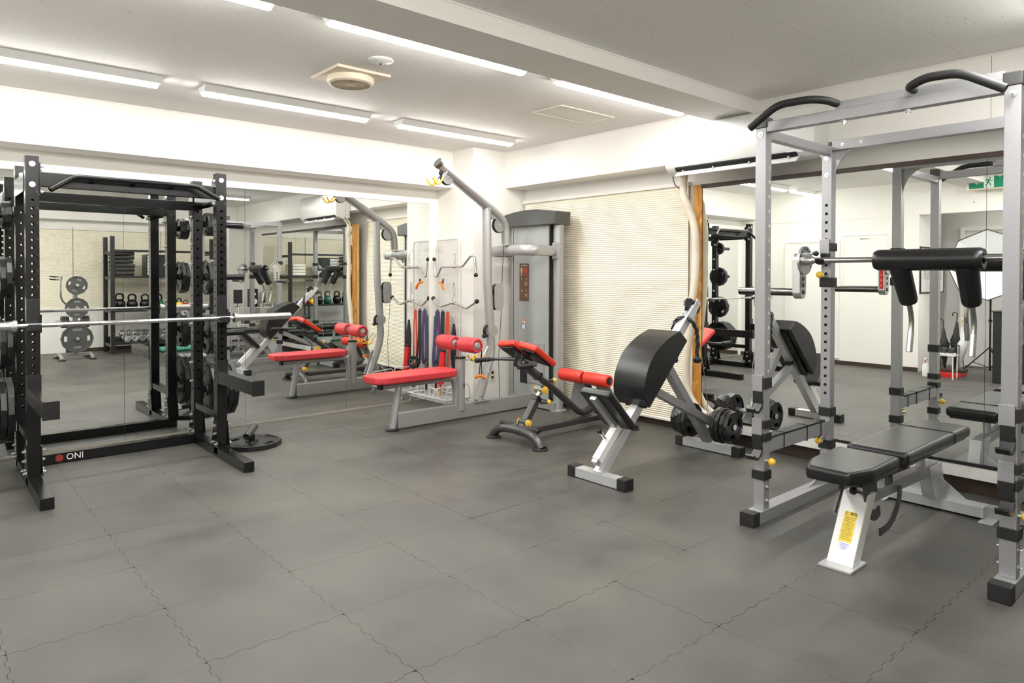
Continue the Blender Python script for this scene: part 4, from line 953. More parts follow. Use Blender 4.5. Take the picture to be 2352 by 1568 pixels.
# ================================================================== lat pulldown machine
t = thing('lat_pulldown_machine', 'tall grey cable pulldown machine with rose red seat in the corner', 'exercise machine', (4.0, 5.18, 0))
yl = 5.18
MB().lathe([(0.062, 0), (0.062, 0.012), (0.05, 0.02), (0, 0.02)], (3.15, yl, 0), (0, 0, 1), 28).out('leg_foot', 'black_rubber', t)
MB().tube([(3.15, yl, 0.015), (3.215, yl, 0.385)], 0.030, 20, ry=0.036).out('seat_leg', 'silver_matt', t)
MB().bb((3.19, yl - 0.033, 0.012), (4.80, yl + 0.033, 0.145), 0.012).out('base_beam', 'silver_matt', t)
MB().tube(bent([(3.04, yl, 0.392), (3.55, yl, 0.392), (3.80, yl, 0.392), (3.83, yl, 0.30), (3.83, yl, 0.14)], 0.05), 0.026, 16, ry=0.034).out('seat_frame', 'silver_matt', t)
MB().bb((3.01, yl - 0.03, 0.368), (3.045, yl + 0.03, 0.418), 0.006).out('frame_plug', 'black_plastic', t)
sp = MB(); sp.prism([(2.915, yl - 0.10, 0.428), (2.915, yl + 0.10, 0.428), (3.02, yl + 0.155, 0.428), (3.72, yl + 0.155, 0.428), (3.78, yl + 0.10, 0.428), (3.78, yl - 0.10, 0.428), (3.72, yl - 0.155, 0.428), (3.02, yl - 0.155, 0.428)], (0, 0, 0.065), 0.016); sp.out('seat_pad', 'vinyl_rose', t, smooth=60)
MB().tube([(3.885, yl - 0.0, 0.085), (3.885, yl, 0.575)], 0.044, 22, ry=0.052).out('knee_post', 'silver_matt', t)
MB().lathe([(0.030, 0), (0.054, 0), (0.054, 0.018), (0.030, 0.018)], (3.885, yl, 0.570), (0, 0, 1), 24).out('post_collar', 'black_plastic', t)
MB().tube([(3.885, yl, 0.50), (3.875, yl, 0.71)], 0.022, 18, ry=0.028).out('inner_post', 'chrome', t)
MB().cyl((3.865, yl - 0.30, 0.712), (3.865, yl + 0.30, 0.712), 0.017, 16).out('roller_axle', 'chrome', t)
roller((3.865, yl + 0.285, 0.712), (3.865, yl + 0.055, 0.712), 0.070, t, 'vinyl_rose')
roller((3.865, yl - 0.055, 0.712), (3.865, yl - 0.285, 0.712), 0.070, t, 'vinyl_rose')
MB().cyl((3.91, yl - 0.02, 0.555), (3.985, yl - 0.05, 0.56), 0.006, 10).out('pin_stem', 'steel', t)
MB().lathe([(0.008, 0), (0.022, 0.004), (0.024, 0.012), (0.010, 0.022), (0, 0.022)], (3.98, yl - 0.05, 0.56), (1, -0.4, 0), 20).out('pin_knob', 'yellow', t)
MB().beam((3.892, yl - 0.0525, 0.30), (3.892, yl - 0.0528, 0.34), 0.002, 0.010, 0).out('slot', 'hole_dark', t)
# front mast with kinked foot
mast = bent([(4.205, yl, 2.0), (4.215, yl, 1.3), (4.265, yl, 0.62), (4.22, yl, 0.45), (4.10, yl, 0.145)], 0.10)
MB().tube(mast, 0.038, 20, ry=0.050).out('mast', 'silver_matt', t)
MB().bb((4.03, yl - 0.055, 0.143), (4.20, yl + 0.055, 0.152), 0.003).out('mast_foot', 'silver_matt', t)
MB().beam((4.085, yl - 0.043, 0.16), (4.20, yl - 0.043, 0.44), 0.006, 0.07, 0.002, up=(-0.9, 0, 0.4)).out('mast_plate', 'silver_light', t)
b_ = MB()
for z in (0.2, 0.33, 0.42): bolt(b_, (4.105 + (z - 0.2) * 0.41, yl - 0.047, z), (0, -1, 0), 0.010, 0.005)
bolt(b_, (4.20, yl - 0.046, 1.99), (0, -1, 0), 0.012, 0.006)
b_.out('bolts', 'zinc', t, kind='stuff')
# upper boom
boom = bent([(3.64, yl, 2.375), (4.28, yl, 1.985), (4.44, yl, 1.87), (4.455, yl, 1.66)], 0.16, 7)
MB().tube(boom, 0.043, 20, ry=0.046).out('upper_boom', 'silver_matt', t)
MB().tube([(3.625, yl, 2.384), (3.655, yl, 2.366)], 0.047, 20, ry=0.050).out('boom_cap', 'charcoal_metal', t)
MB().prism([(4.165, yl - 0.03, 2.0), (4.33, yl - 0.03, 1.90), (4.245, yl - 0.03, 1.90), (4.20, yl - 0.03, 1.96)], (0, 0.06, 0), 0.002).out('boom_bracket', 'silver_matt', t)
def pulley(c, r, name='pulley_wheel'):
    c = V(c)
    o = MB().lathe([(0, -0.014), (r, -0.014), (r + 0.002, -0.009), (r - 0.008, 0), (r + 0.002, 0.009), (r, 0.014), (0, 0.014)], c, (0, 1, 0), 32).out(name, 'black_plastic', t)
    for s_ in (-1, 1): MB().lathe([(0, 0.0), (r * 0.93, 0.0), (r * 0.93, 0.004), (0, 0.004)], c + V((0, s_ * 0.016, 0)), (0, s_, 0), 32).out('pulley_cover', 'silver_matt', o)
    b_ = MB(); bolt(b_, c + V((0, -0.020, 0)), (0, -1, 0), 0.010, 0.005); b_.out('pulley_bolt', 'zinc', o)
pulley((3.73, yl, 2.255), 0.070); pulley((4.355, yl, 1.845), 0.075)
# floating double pulley
for dz in (1.21, 1.07): pulley((4.34, yl, dz), 0.055)
for s_ in (-1, 1):
    q = arc((4.34, yl + s_ * 0.024, 1.215), 0.058, 0, math.pi, 10, (1, 0, 0), (0, 0, 1)) + arc((4.34, yl + s_ * 0.024, 1.065), 0.058, math.pi, 2 * math.pi, 10, (1, 0, 0), (0, 0, 1))
    MB().prism(q, (0, s_ * 0.004, 0)).out('pulley_housing', 'silver_matt', t)
MB().lathe([(0.052, -0.012), (0.066, -0.014), (0.060, 0), (0.066, 0.014), (0.052, 0.012)], (4.235, yl, 0.815), (0, 1, 0), 32).out('low_pulley', 'black_plastic', t)
for s_ in (-1, 1): MB().lathe([(0, 0), (0.056, 0), (0.056, 0.004), (0, 0.004)], (4.25, yl + s_ * 0.046, 0.815), (0, s_, 0), 32).out('pulley_cover', 'silver_matt', t)
for q_ in (((4.325, 1.80), (4.40, 1.24)), ((4.43, 1.84), (4.29, 1.24))): pass
MB().tube([(4.432, yl, 1.84), (4.398, yl, 1.23)], 0.003, 6).out('cable', 'black_plastic', t)
MB().tube([(4.283, yl, 1.06), (4.30, yl, 0.86)], 0.003, 6).out('cable', 'black_plastic', t)
MB().tube([(4.398, yl, 1.06), (4.36, yl, 0.55), (4.37, yl, 0.13)], 0.003, 6).out('cable', 'black_plastic', t)
MB().tube([(3.79, yl, 2.22), (4.31, yl, 1.905)], 0.003, 6).out('cable', 'black_plastic', t)
MB().lathe([(0, 0.022), (0.016, 0.018), (0.022, 0), (0.016, -0.018), (0, -0.022)], (4.175, yl, 0.765), (0, 0, 1), 16).out('cable_stop', 'black_rubber', t)
MB().lathe([(0, 0.02), (0.014, 0.016), (0.02, 0), (0.014, -0.016), (0, -0.02)], (3.662, yl, 2.29), (0, 0, 1), 16).out('cable_stop', 'black_rubber', t)
# hooks, silver shank with yellow tip (top pair and knee-height pair)
def yhook(x, z, s_):
    sh = MB().tube(bent([(x + 0.12, yl + s_ * 0.035, z + 0.10), (x + 0.05, yl + s_ * 0.045, z + 0.02)], 0.03), 0.007, 10).out('hook_shank', 'chrome', t)
    tip = smooth_path([(x + 0.055, yl + s_ * 0.045, z + 0.027), (x + 0.02, yl + s_ * 0.047, z - 0.022), (x - 0.025, yl + s_ * 0.050, z - 0.025), (x - 0.06, yl + s_ * 0.055, z + 0.025)], 4)
    MB().tube(tip, 0.009, 10).out('hook_tip', 'yellow', t)
for s_ in (-1, 1): yhook(3.60, 2.21, s_ * 0.9); yhook(4.075, 0.565, s_)
# cross frame and tower
cf = bent([(4.36, yl - 0.0, 1.60), (4.36, yl + 0.30, 1.60)], 0.01)
MB().tube(bent([(4.84, yl + 0.31, 1.595), (4.53, yl + 0.31, 1.595), (4.47, yl + 0.20, 1.60), (4.47, yl - 0.22, 1.60), (4.53, yl - 0.33, 1.595), (4.84, yl - 0.33, 1.595)], 0.12, 7), 0.052, 16, ry=0.030).out('cross_frame', 'silver_matt', t)
for s_, yy in ((1, yl + 0.31), (-1, yl - 0.33)):
    MB().cyl((4.86, yy, 0.012), (4.86, yy, 1.86), 0.052, 28).out('tower_post', 'silver_matt', t)
    MB().lathe([(0.085, 0), (0.085, 0.014), (0.052, 0.022)], (4.86, yy, 0), (0, 0, 1), 28).out('post_foot', 'silver_matt', t)
    MB().box((4.80, yy + s_ * 0.015, 1.595), (0.012, 0.085, 0.165), bev=0.01).out('clamp_plate', 'silver_matt', t)
b_ = MB()
for z in (1.655, 1.535): bolt(b_, (4.79, yl - 0.36, z), (-1, 0, 0), 0.011, 0.005)
for y in (yl + 0.05, yl + 0.2): bolt(b_, (4.47, y, 1.548), (0, 0, -1), 0.009, 0.006)
b_.out('bolts', 'zinc', t, kind='stuff')
MB().bb((4.78, yl - 0.35, 0.01), (4.90, yl + 0.33, 0.09), 0.006).out('tower_base', 'silver_matt', t)
MB().bb((4.795, yl - 0.275, 0.10), (4.81, yl + 0.27, 1.86), 0.003).out('shroud', 'smoke_panel', t, label='frosted grey front cover of the weight stack')
MB().bb((4.92, yl - 0.30, 0.10), (4.93, yl + 0.30, 1.86), 0.003).out('rear_shroud', 'smoke_panel', t)
MB().bb((4.785, yl - 0.285, 0.10), (4.80, yl - 0.270, 1.86), 0.002).out('shroud_edge', 'black_plastic', t)
for yy in (yl + 0.19,): MB().tube([(4.72, yy, 1.86), (4.72, yy, 0.12)], 0.003, 6).out('cable', 'black_plastic', t)
n = 14; hd = []
for i in range(n + 1):
    yv = yl - 0.395 + 0.77 * i / n; hd.append((4.72 + 0.0, yv, 1.985 + 0.035 * math.sin(math.pi * i / n)))
poly = [(4.74, yl - 0.395, 1.855), (4.74, yl - 0.405, 1.985)] + [(4.74, y_, z_) for _, y_, z_ in hd[1:-1]] + [(4.74, yl + 0.385, 1.985), (4.74, yl + 0.375, 1.855)]
MB().prism(poly, (0.22, 0, 0), 0.010).out('tower_hood', 'charcoal_metal', t, smooth=50)
MB().bb((4.788, yl + 0.055, 0.235), (4.796, yl + 0.165, 0.66), 0.003).out('stack_slot', 'black_plastic', t)
MB().tube([V((4.794, yl + 0.11, 0.66)) + V((0, 0.056 * math.cos(a), 0.13 + 0.075 * math.sin(a))) for a in [math.pi * k / 10 for k in range(11)]] + [V((4.794, yl + 0.054, 0.66))], 0.003, 6).out('slot_rim', 'silver_matt', t)
MB().box((4.775, yl + 0.07, 0.60), (0.03, 0.014, 0.022), bev=0.004).out('selector_pin', 'red_plastic', t)
MB().bb((4.785, yl - 0.20, 0.25), (4.794, yl + 0.05, 0.66), 0.002).out('stack_cover', 'silver_matt', t)
# instruction card
cd = MB().bb((4.789, yl + 0.035, 1.085), (4.794, yl + 0.175, 1.475), 0.001).out('instruction_card', 'brown_card', t)
XC = 4.7885
text('Lat Pulldown', 0.017, (XC, yl + 0.105, 1.455), (0, -1, 0), (0, 0, 1), 'label_white', cd, 0.0002)
def figure(y, z, m, s=1.0, par=cd):
    b = MB(); x = XC - 0.0004
    b.cyl((x, y, z + 0.040 * s), (x - 0.0006, y, z + 0.040 * s), 0.006 * s, 12)
    b.prism([(x, y - 0.012 * s, z + 0.032 * s), (x, y + 0.012 * s, z + 0.032 * s), (x, y + 0.008 * s, z), (x, y - 0.008 * s, z)], (-0.0006, 0, 0))
    for q in (-1, 1):
        b.prism([(x, y + q * 0.012 * s, z + 0.032 * s), (x, y + q * 0.017 * s, z + 0.028 * s), (x, y + q * 0.024 * s, z - 0.002 * s), (x, y + q * 0.019 * s, z - 0.002 * s)], (-0.0006, 0, 0))
        b.prism([(x, y + q * 0.001 * s, z), (x, y + q * 0.008 * s, z), (x, y + q * 0.009 * s, z - 0.04 * s), (x, y + q * 0.004 * s, z - 0.04 * s)], (-0.0006, 0, 0))
    b.out('figure_print', m, par, kind='stuff')
figure(yl + 0.140, 1.390, 'skin_print', 1.1); figure(yl + 0.072, 1.390, 'red_satin', 1.1)
ln = MB()
for r_ in range(2):
    for c_ in range(2):
        y_, z_ = yl + 0.138 - 0.068 * c_, 1.31 - 0.12 * r_
        ln.tube([(XC - 0.0006, y_ + 0.006, z_ + 0.012), (XC - 0.0006, y_ - 0.004, z_ + 0.006), (XC - 0.0006, y_ - 0.006, z_ - 0.010)], 0.0016, 5)
        if c_:
            for k in range(5): ln.box((XC - 0.0005, y_ + 0.0, z_ - 0.03 - 0.007 * k), (0.0004, 0.045 - 0.006 * (k % 3), 0.0016))
ln.out('card_print', 'cream_plastic', cd, kind='stuff')
wc_ = MB().bb((4.789, yl + 0.093, 0.80), (4.794, yl + 0.127, 0.90), 0.001).out('warning_sticker', 'label_white', t)
MB().bb((4.7875, yl + 0.093, 0.877), (4.790, yl + 0.127, 0.90)).out('sticker_band', 'orange', wc_)
ic = MB(); ic.box((4.788, yl + 0.112, 0.855), (0.001, 0.012, 0.020)); ic.box((4.788, yl + 0.104, 0.845), (0.001, 0.010, 0.010)); ic.out('sticker_icon', 'ink', wc_, kind='stuff')
# strap with orange grip hanging on the mast
g = thing('hand_strap', 'black strap with orange grip hanging from the machine mast by the wall outlet', 'cable attachment', (4.09, yl - 0.01, 0.6))
for s_ in (-1, 1): MB().tube([(4.11, yl - 0.045, 0.64), (4.095 + s_ * 0.008, yl - 0.05, 0.50), (4.09 + s_ * 0.016, yl - 0.05, 0.40)], 0.003, 6, ry=0.007).out('strap', 'black_rubber', g)
MB().tube(smooth_path([(4.04, yl - 0.03, 0.37), (4.065, yl - 0.045, 0.392), (4.10, yl - 0.055, 0.39), (4.14, yl - 0.07, 0.36)], 4), [0.008] + [0.014] * 11 + [0.008], 12).out('grip', 'orange', g)
MB().tube([V((4.12, yl - 0.04, 0.67)) + V((0.009 * math.cos(a), 0, 0.032 * math.sin(a))) for a in [2 * math.pi * q / 14 for q in range(14)]], 0.0035, 6, closed=True).out('carabiner', 'chrome', g)
# wall outlet
o_ = thing('wall_outlet', 'beige double wall outlet low on the corner wall beside the machine foot', 'outlet', (4.62, 5.60, 0.30))
MB().bb((4.585, 5.592, 0.24), (4.655, 5.5995, 0.36), 0.003).out('cover_plate', 'cream_plastic', o_)
for z in (0.275, 0.325): MB().bb((4.605, 5.589, z - 0.014), (4.635, 5.5925, z + 0.014), 0.002).out('socket', 'ink', o_)
# ================================================================== wire grid with hanging gear
t = thing('wire_grid_panel', 'white wire grid panel standing against the corner wall with hooks', 'wire panel', (4.34, 6.0, 0))
XG = 4.335
fr = bent([(XG, 6.20, 0.10), (XG, 6.20, 1.735), (XG, 5.795, 1.735), (XG, 5.795, 0.10)], 0.05, 5)
MB().tube(fr, 0.009, 10).out('panel_frame', 'white_wire', t)
g = MB(); z = 0.12
while z < 1.70: g.tube([(XG, 5.80, z), (XG, 6.195, z)], 0.0024, 5); z += 0.05
y = 5.84
while y < 6.19: g.tube([(XG, y, 0.10), (XG, y, 1.73)], 0.0024, 5); y += 0.0455
g.out('wire_mesh', 'white_wire', t, kind='stuff')
g = MB()
for yy, zz in ((6.165, 1.64), (6.135, 1.64), (6.105, 1.64), (6.075, 1.64), (5.80, 1.64), (5.83, 1.64), (5.95, 1.29), (5.81, 1.28), (6.12, 0.93), (6.06, 0.93), (6.0, 0.93), (5.93, 0.93), (5.86, 0.93), (5.81, 0.80), (5.80, 0.84)):
    g.tube([(XG, yy, zz), (XG - 0.02, yy, zz + 0.008), (XG - 0.03, yy, zz - 0.02), (XG - 0.045, yy, zz - 0.03), (XG - 0.055, yy, zz - 0.01)], 0.0017, 5)
g.out('wire_hooks', 'zinc', t, kind='stuff')
XH = 4.275
def cara(x, y, z, h, par):
    MB().tube([V((x, y, z)) + V((0, 0.014 * math.cos(a), h * math.sin(a))) for a in [2 * math.pi * q / 18 for q in range(18)]], 0.004, 8, closed=True).out('carabiner', 'chrome', par)
a = thing('cable_bar', 'chrome curved cable bar with black ball ends, upper of two on the wire grid', 'cable attachment', (XH, 5.80, 1.44))
MB().tube(bent([(XH, 6.165, 1.50), (XH, 6.145, 1.34), (XH, 6.105, 1.335), (XH, 6.03, 1.44), (XH - 0.005, 5.80, 1.44), (XH - 0.01, 5.64, 1.443), (XH - 0.015, 5.50, 1.55), (XH - 0.02, 5.435, 1.55), (XH - 0.02, 5.415, 1.38)], 0.03), 0.0145, 12).out('bent_bar', 'chrome', a)
for p in ((XH, 6.168, 1.525), (XH - 0.02, 5.412, 1.355)): MB().sph(p, 0.022).out('ball_end', 'black_plastic', a)
MB().lathe([(0.012, -0.05), (0.018, -0.03), (0.018, 0.03), (0.012, 0.05)], (XH - 0.005, 5.80, 1.44), (0, 1, 0), 16).out('swivel_sleeve', 'chrome', a)
cara(XH, 5.795, 1.535, 0.058, a); MB().cyl((XH, 5.797, 1.452), (XH, 5.797, 1.482), 0.007, 10).out('swivel_eye', 'chrome', a)
a = thing('cable_bar', 'chrome shallow V cable bar with black ball ends, lower on the wire grid', 'cable attachment', (XH, 5.82, 1.05))
MB().tube(bent([(XH, 6.18, 1.095), (XH, 6.055, 1.015), (XH, 5.90, 1.05), (XH, 5.83, 1.065), (XH, 5.74, 1.05), (XH, 5.59, 1.01), (XH, 5.43, 1.085)], 0.04), 0.0145, 12).out('bent_bar', 'chrome', a)
for p in ((XH, 6.185, 1.10), (XH, 5.422, 1.09)): MB().sph(p, 0.024).out('ball_end', 'black_plastic', a)
cara(XH + 0.01, 5.82, 1.20, 0.075, a); MB().lathe([(0.012, -0.05), (0.019, -0.03), (0.019, 0.03), (0.012, 0.05)], (XH, 5.83, 1.062), (0, 1, 0), 16).out('swivel_sleeve', 'chrome', a); MB().cyl((XH, 5.83, 1.07), (XH, 5.828, 1.125), 0.007, 10).out('swivel_eye', 'chrome', a)
a = thing('hand_strap', 'orange curved hand grip with black strap hanging on the wire grid', 'cable attachment', (XH, 6.0, 1.27))
MB().tube(smooth_path([(XH, 6.075, 1.275), (XH - 0.01, 6.03, 1.27), (XH - 0.02, 5.99, 1.24), (XH - 0.02, 5.965, 1.195)], 4), [0.007] + [0.014] * 11 + [0.009], 12).out('grip', 'orange', a)
for dy in (0.0, 0.03): MB().tube([(XH + 0.01, 6.0 + dy * 0.4, 1.31), (XH - 0.012, 6.02 - dy, 1.265)], 0.004, 6, ry=0.010).out('strap', 'black_rubber', a)
def band(label, m, y, w_, z0, z1, name='resistance_band', sp_=0.018, dy=0.0):
    pts = [(XH, y + sp_ * 0.6, z1 - 0.02), (XH, y + sp_ * 0.5, z1), (XH, y - sp_ * 0.5, z1), (XH, y - sp_ * 0.6, z1 - 0.02)]
    pts += [(XH - 0.005, y - sp_ - dy * 0.5, (z0 + z1) / 2), (XH - 0.012, y - sp_ * 1.4 + dy, z0 + 0.02), (XH - 0.012, y - sp_ * 0.4 + dy, z0), (XH - 0.012, y + sp_ * 0.8 + dy, z0), (XH - 0.012, y + sp_ * 1.6 + dy, z0 + 0.025), (XH - 0.005, y + sp_ * 1.2 + dy * 0.6, (z0 + z1) / 2)]
    o = MB().tube(smooth_path(pts, 5, closed=True), 0.0045, 8, closed=True, ry=w_ / 2).out(name, m, smooth=50)
    return tag(o, label, 'exercise band', 'exercise bands on the wire grid')
band('purple exercise band hanging in a long loop, leftmost on the wire grid', 'purple', 6.105, 0.055, 0.40, 0.955, sp_=0.026, dy=0.02)
band('black exercise band hanging between the purple and red bands', 'black_rubber', 6.01, 0.045, 0.38, 0.955, sp_=0.022, dy=-0.02)
band('thin red exercise band hanging right of the black band', 'red_satin', 5.92, 0.030, 0.36, 0.955, sp_=0.020, dy=0.01)
band('dark green exercise band hanging behind the purple one', 'green_dark', 6.155, 0.02, 0.34, 0.90, sp_=0.012)
a = thing('suspension_strap', 'folded black nylon strap bundle hanging at the right of the wire grid', 'strap', (XH, 5.80, 0.84))
for k in range(4):
    w1 = 0.012 + 0.004 * k
    MB().prism([(XH - 0.004 * k, 5.808, 0.845), (XH - 0.004 * k, 5.79, 0.845), (XH - 0.004 * k, 5.765 - 0.008 * k, 0.72 - 0.02 * k), (XH - 0.004 * k, 5.785 - 0.008 * k, 0.30 + 0.05 * k), (XH - 0.004 * k, 5.825 + 0.006 * k, 0.28 + 0.06 * k), (XH - 0.004 * k, 5.84 + 0.004 * k, 0.66)], (-0.003, 0, 0), 0.0008).out('strap', 'black_rubber', a)
# ------------------------------------------------------------------ wire trolley with small gear
t = thing('wire_trolley', 'low white wire trolley on casters behind the red seat', 'trolley', (4.08, 5.83, 0))
x0, x1, y0, y1, zt = 3.95, 4.25, 5.50, 6.17, 0.115
rails = [(x0, y0, zt), (x1, y0, zt), (x1, y1, zt), (x0, y1, zt)]
MB().tube(rails, 0.010, 10, closed=True).out('base_frame', 'white_wire', t)
g = MB()
for k in range(1, 16): g.tube([(x0, y0 + (y1 - y0) * k / 16, zt + 0.004), (x0, y0 + (y1 - y0) * k / 16, zt - 0.03), (x1, y0 + (y1 - y0) * k / 16, zt - 0.03), (x1, y0 + (y1 - y0) * k / 16, zt + 0.004)], 0.0025, 6)
for k in range(1, 7): g.tube([(x0 + (x1 - x0) * k / 7, y0, zt - 0.03), (x0 + (x1 - x0) * k / 7, y1, zt - 0.03)], 0.0025, 6)
g.tube([(x0, y0, zt - 0.03), (x1, y0, zt - 0.03), (x1, y1, zt - 0.03), (x0, y1, zt - 0.03)], 0.003, 6, closed=True)
g.out('wire_shelf', 'white_wire', t, kind='stuff')
for pts in ([(x0, 5.50, zt), (x0 + 0.02, 5.50, 0.24), (x1 - 0.02, 5.50, 0.26), (x1, 5.50, zt)], [(x0, 5.74, zt), (x0 + 0.05, 5.74, 0.20), (x1 - 0.05, 5.74, 0.20), (x1, 5.74, zt)], [(x0, 6.0, zt), (x0, 6.0, 0.34), (x1, 6.0, 0.34), (x1, 6.0, zt)], [(x0, 5.62, zt), (x0 - 0.0, 5.66, 0.21), (x0, 5.80, 0.215), (x0, 5.84, zt)]):
    MB().tube(bent(pts, 0.03), 0.006, 8).out('divider', 'white_wire', t)
for x, y in ((x0 + 0.02, y0 + 0.02), (x1 - 0.02, y0 + 0.02), (x0 + 0.02, y1 - 0.02), (x1 - 0.02, y1 - 0.02)):
    c = MB(); c.lathe([(0.010, -0.008), (0.024, -0.008), (0.024, 0.008), (0.010, 0.008)], (x, y, 0.0245), (0, 1, 0), 18); c.cyl((x, y, 0.05), (x, y, 0.11), 0.006, 10)
    for s_ in (-1, 1): c.box((x, y + s_ * 0.012, 0.04), (0.018, 0.003, 0.045))
    c.out('caster', 'zinc', t)
a = thing('floor_pole', 'red sleeved wooden pole standing in the wire trolley', 'pole', (4.08, 5.83, 0.09))
MB().cyl((4.16, 5.90, 0.086), (4.162, 5.90, 0.20), 0.012, 14).out('wooden_end', 'wood_light', a)
MB().lathe([(0.012, 0), (0.038, 0.002), (0.040, 0.010), (0.012, 0.014)], (4.162, 5.90, 0.165), (0, 0, 1), 22).out('flange', 'red_plastic', a)
pd = V((0.03, -0.01, 0.40)).normalized()
MB().lathe([(0.0, 0.0), (0.038, 0.0), (0.040, 0.02), (0.034, 0.20), (0.036, 0.202), (0.027, 0.36), (0.0, 0.365)], (4.165, 5.895, 0.215), pd, 22).out('sleeve', 'red_plastic', a)
MB().cyl((4.162, 5.90, 0.17), (4.166, 5.896, 0.22), 0.012, 14).out('stem', 'red_plastic', a)
q_ = V((4.165, 5.895, 0.215)) + pd * 0.365
MB().cyl(q_ - pd * 0.03, q_ - pd * 0.005, 0.031, 20).out('end_strap', 'black_rubber', a)
for x, y, z, lb in ((4.13, 6.10, 0.40, 'black hand strap with carabiner on the trolley, left of the red pole'), (4.20, 6.02, 0.385, 'black hand strap with carabiner on the trolley, against the wire grid')):
    a = thing('hand_strap', lb, 'strap', (x, y, z), group='straps in the trolley')
    MB().tube([V((x, y, z)) + V((0.020 * math.cos(b_a), 0.048 * math.cos(b_a), 0.052 * math.sin(b_a))) for b_a in [2 * math.pi * q / 16 for q in range(16)]], 0.008, 8, closed=True, ry=0.020).out('loop', 'black_rubber', a)
    MB().tube([(x, y, z - 0.035), (x - 0.01, y - 0.005, z - 0.15), (x - 0.005, y, z - 0.27)], 0.008, 8, ry=0.020).out('tail', 'black_rubber', a)
    MB().tube([V((x - 0.02, y - 0.02, z + 0.005)) + V((0.004 * math.cos(b_a), 0.015 * math.cos(b_a), 0.026 * math.sin(b_a))) for b_a in [2 * math.pi * q / 14 for q in range(14)]], 0.003, 6, closed=True).out('carabiner', 'chrome', a)
for y, lb in ((6.155, 'small red ball grip beside the black straps, left one'), (6.07, 'small red ball grip beside the black straps, right one')):
    a = thing('ball_grip', lb, 'ball grip', (4.12, y, 0.32))
    MB().sph((4.13, y, 0.325), 0.020).out('ball', 'red_plastic', a); MB().cyl((4.14, y - 0.012, 0.087), (4.132, y, 0.31), 0.006, 8).out('stem', 'white_plastic', a)
#PART3
# ================================================================== things behind the camera, seen in the mirrors
t = thing('weight_tree', 'grey weight tree with three large plates on its front, by the back wall', 'weight tree', (1.97, -0.42, 0))
for x in (1.76, 2.18):
    MB().tube(smooth_path([(x, -0.16, 0.018), (x, -0.42, 0.075), (x, -0.70, 0.018)], 4), 0.028, 14).out('foot_arch', 'silver_matt', t)
    for y in (-0.17, -0.69): MB().lathe([(0.05, 0), (0.05, 0.012), (0.03, 0.02), (0, 0.02)], (x, y, 0), (0, 0, 1), 20).out('foot_pad', 'black_rubber', t)
MB().beam((1.76, -0.42, 0.07), (2.18, -0.42, 0.07), 0.05, 0.05, 0.006).out('base_bar', 'silver_matt', t)
MB().tube([(1.97, -0.42, 0.06), (1.97, -0.40, 1.25)], 0.034, 18).out('column', 'silver_matt', t)
for z in (1.18, 0.82, 0.34): MB().cyl((1.968, -0.40, z), (1.968, -0.16, z), 0.024, 18).out('plate_peg', 'silver_matt', t)
for s_ in (-1, 1): MB().cyl((1.97, -0.42, 0.585), (1.97 + s_ * 0.26, -0.42, 0.60), 0.024, 18).out('plate_peg', 'silver_matt', t)
MB().tube(bent([(1.93, -0.42, 0.78), (1.78, -0.36, 0.95), (1.765, -0.34, 1.05), (1.765, -0.34, 1.28)], 0.05), 0.016, 12).out('bar_holder', 'chrome', t)
MB().lathe([(0.016, 0), (0.028, 0.0), (0.028, 0.06), (0.016, 0.06)], (1.765, -0.34, 1.26), (0, 0, 1), 18).out('holder_cup', 'chrome', t)
for k, z in enumerate((1.31, 1.265)):
    c = tag(MB().tube(bent([(1.75, -0.33, z), (1.69, -0.34, z + 0.004), (1.62, -0.32, z + 0.012)], 0.02), [0.008] * 2 + [0.012] * 5 + [0.010], 10, ry=None).out('bar_clip', 'black_rubber'), ('upper' if k == 0 else 'lower') + ' black spring clip hooked on the weight tree holder', 'bar clip', 'spring clips on the weight tree')
G2 = 'plates on the weight tree'
pg20 = plate_proto('weight_plate', 0.225, 0.040, 'plate_grey', 'x', ('WILD', '20KG'), G2)
pg15 = plate_proto('weight_plate', 0.165, 0.036, 'plate_grey', 'x', ('WILD', '10KG'), G2)
pg10 = plate_proto('weight_plate', 0.150, 0.034, 'plate_grey', 'x', ('JLA', '7.5KG'), G2)
for pr, z, rx, lb in ((pg20, 0.3385, 0, 'large grey weight plate marked 20KG lowest on the weight tree'), (pg15, 0.8185, 0, 'grey weight plate in the middle of the weight tree front'), (pg10, 1.1785, 0.35, 'tilted grey weight plate topmost on the weight tree')):
    o = put(pr, (1.968, -0.22, z), (0, 0, 0), lb, G2); o.rotation_euler = (Matrix.Rotation(R(90), 4, 'Z') @ Matrix.Rotation(rx, 4, 'X')).to_euler()
for s_, sd in ((-1, 'camera side'), (1, 'shelf side')):
    for k in range(4):
        o = copy_tree(pl5); o.location = (1.97 + s_ * (0.10 + 0.026 * k), -0.42, 0.5925); o.rotation_euler = (0.5 * k, 0, 0)
        tag(o, 'small black plate on the side peg of the weight tree, %s, %s' % (sd, ('innermost', 'second', 'third', 'outermost')[k]), 'weight plate', G2)
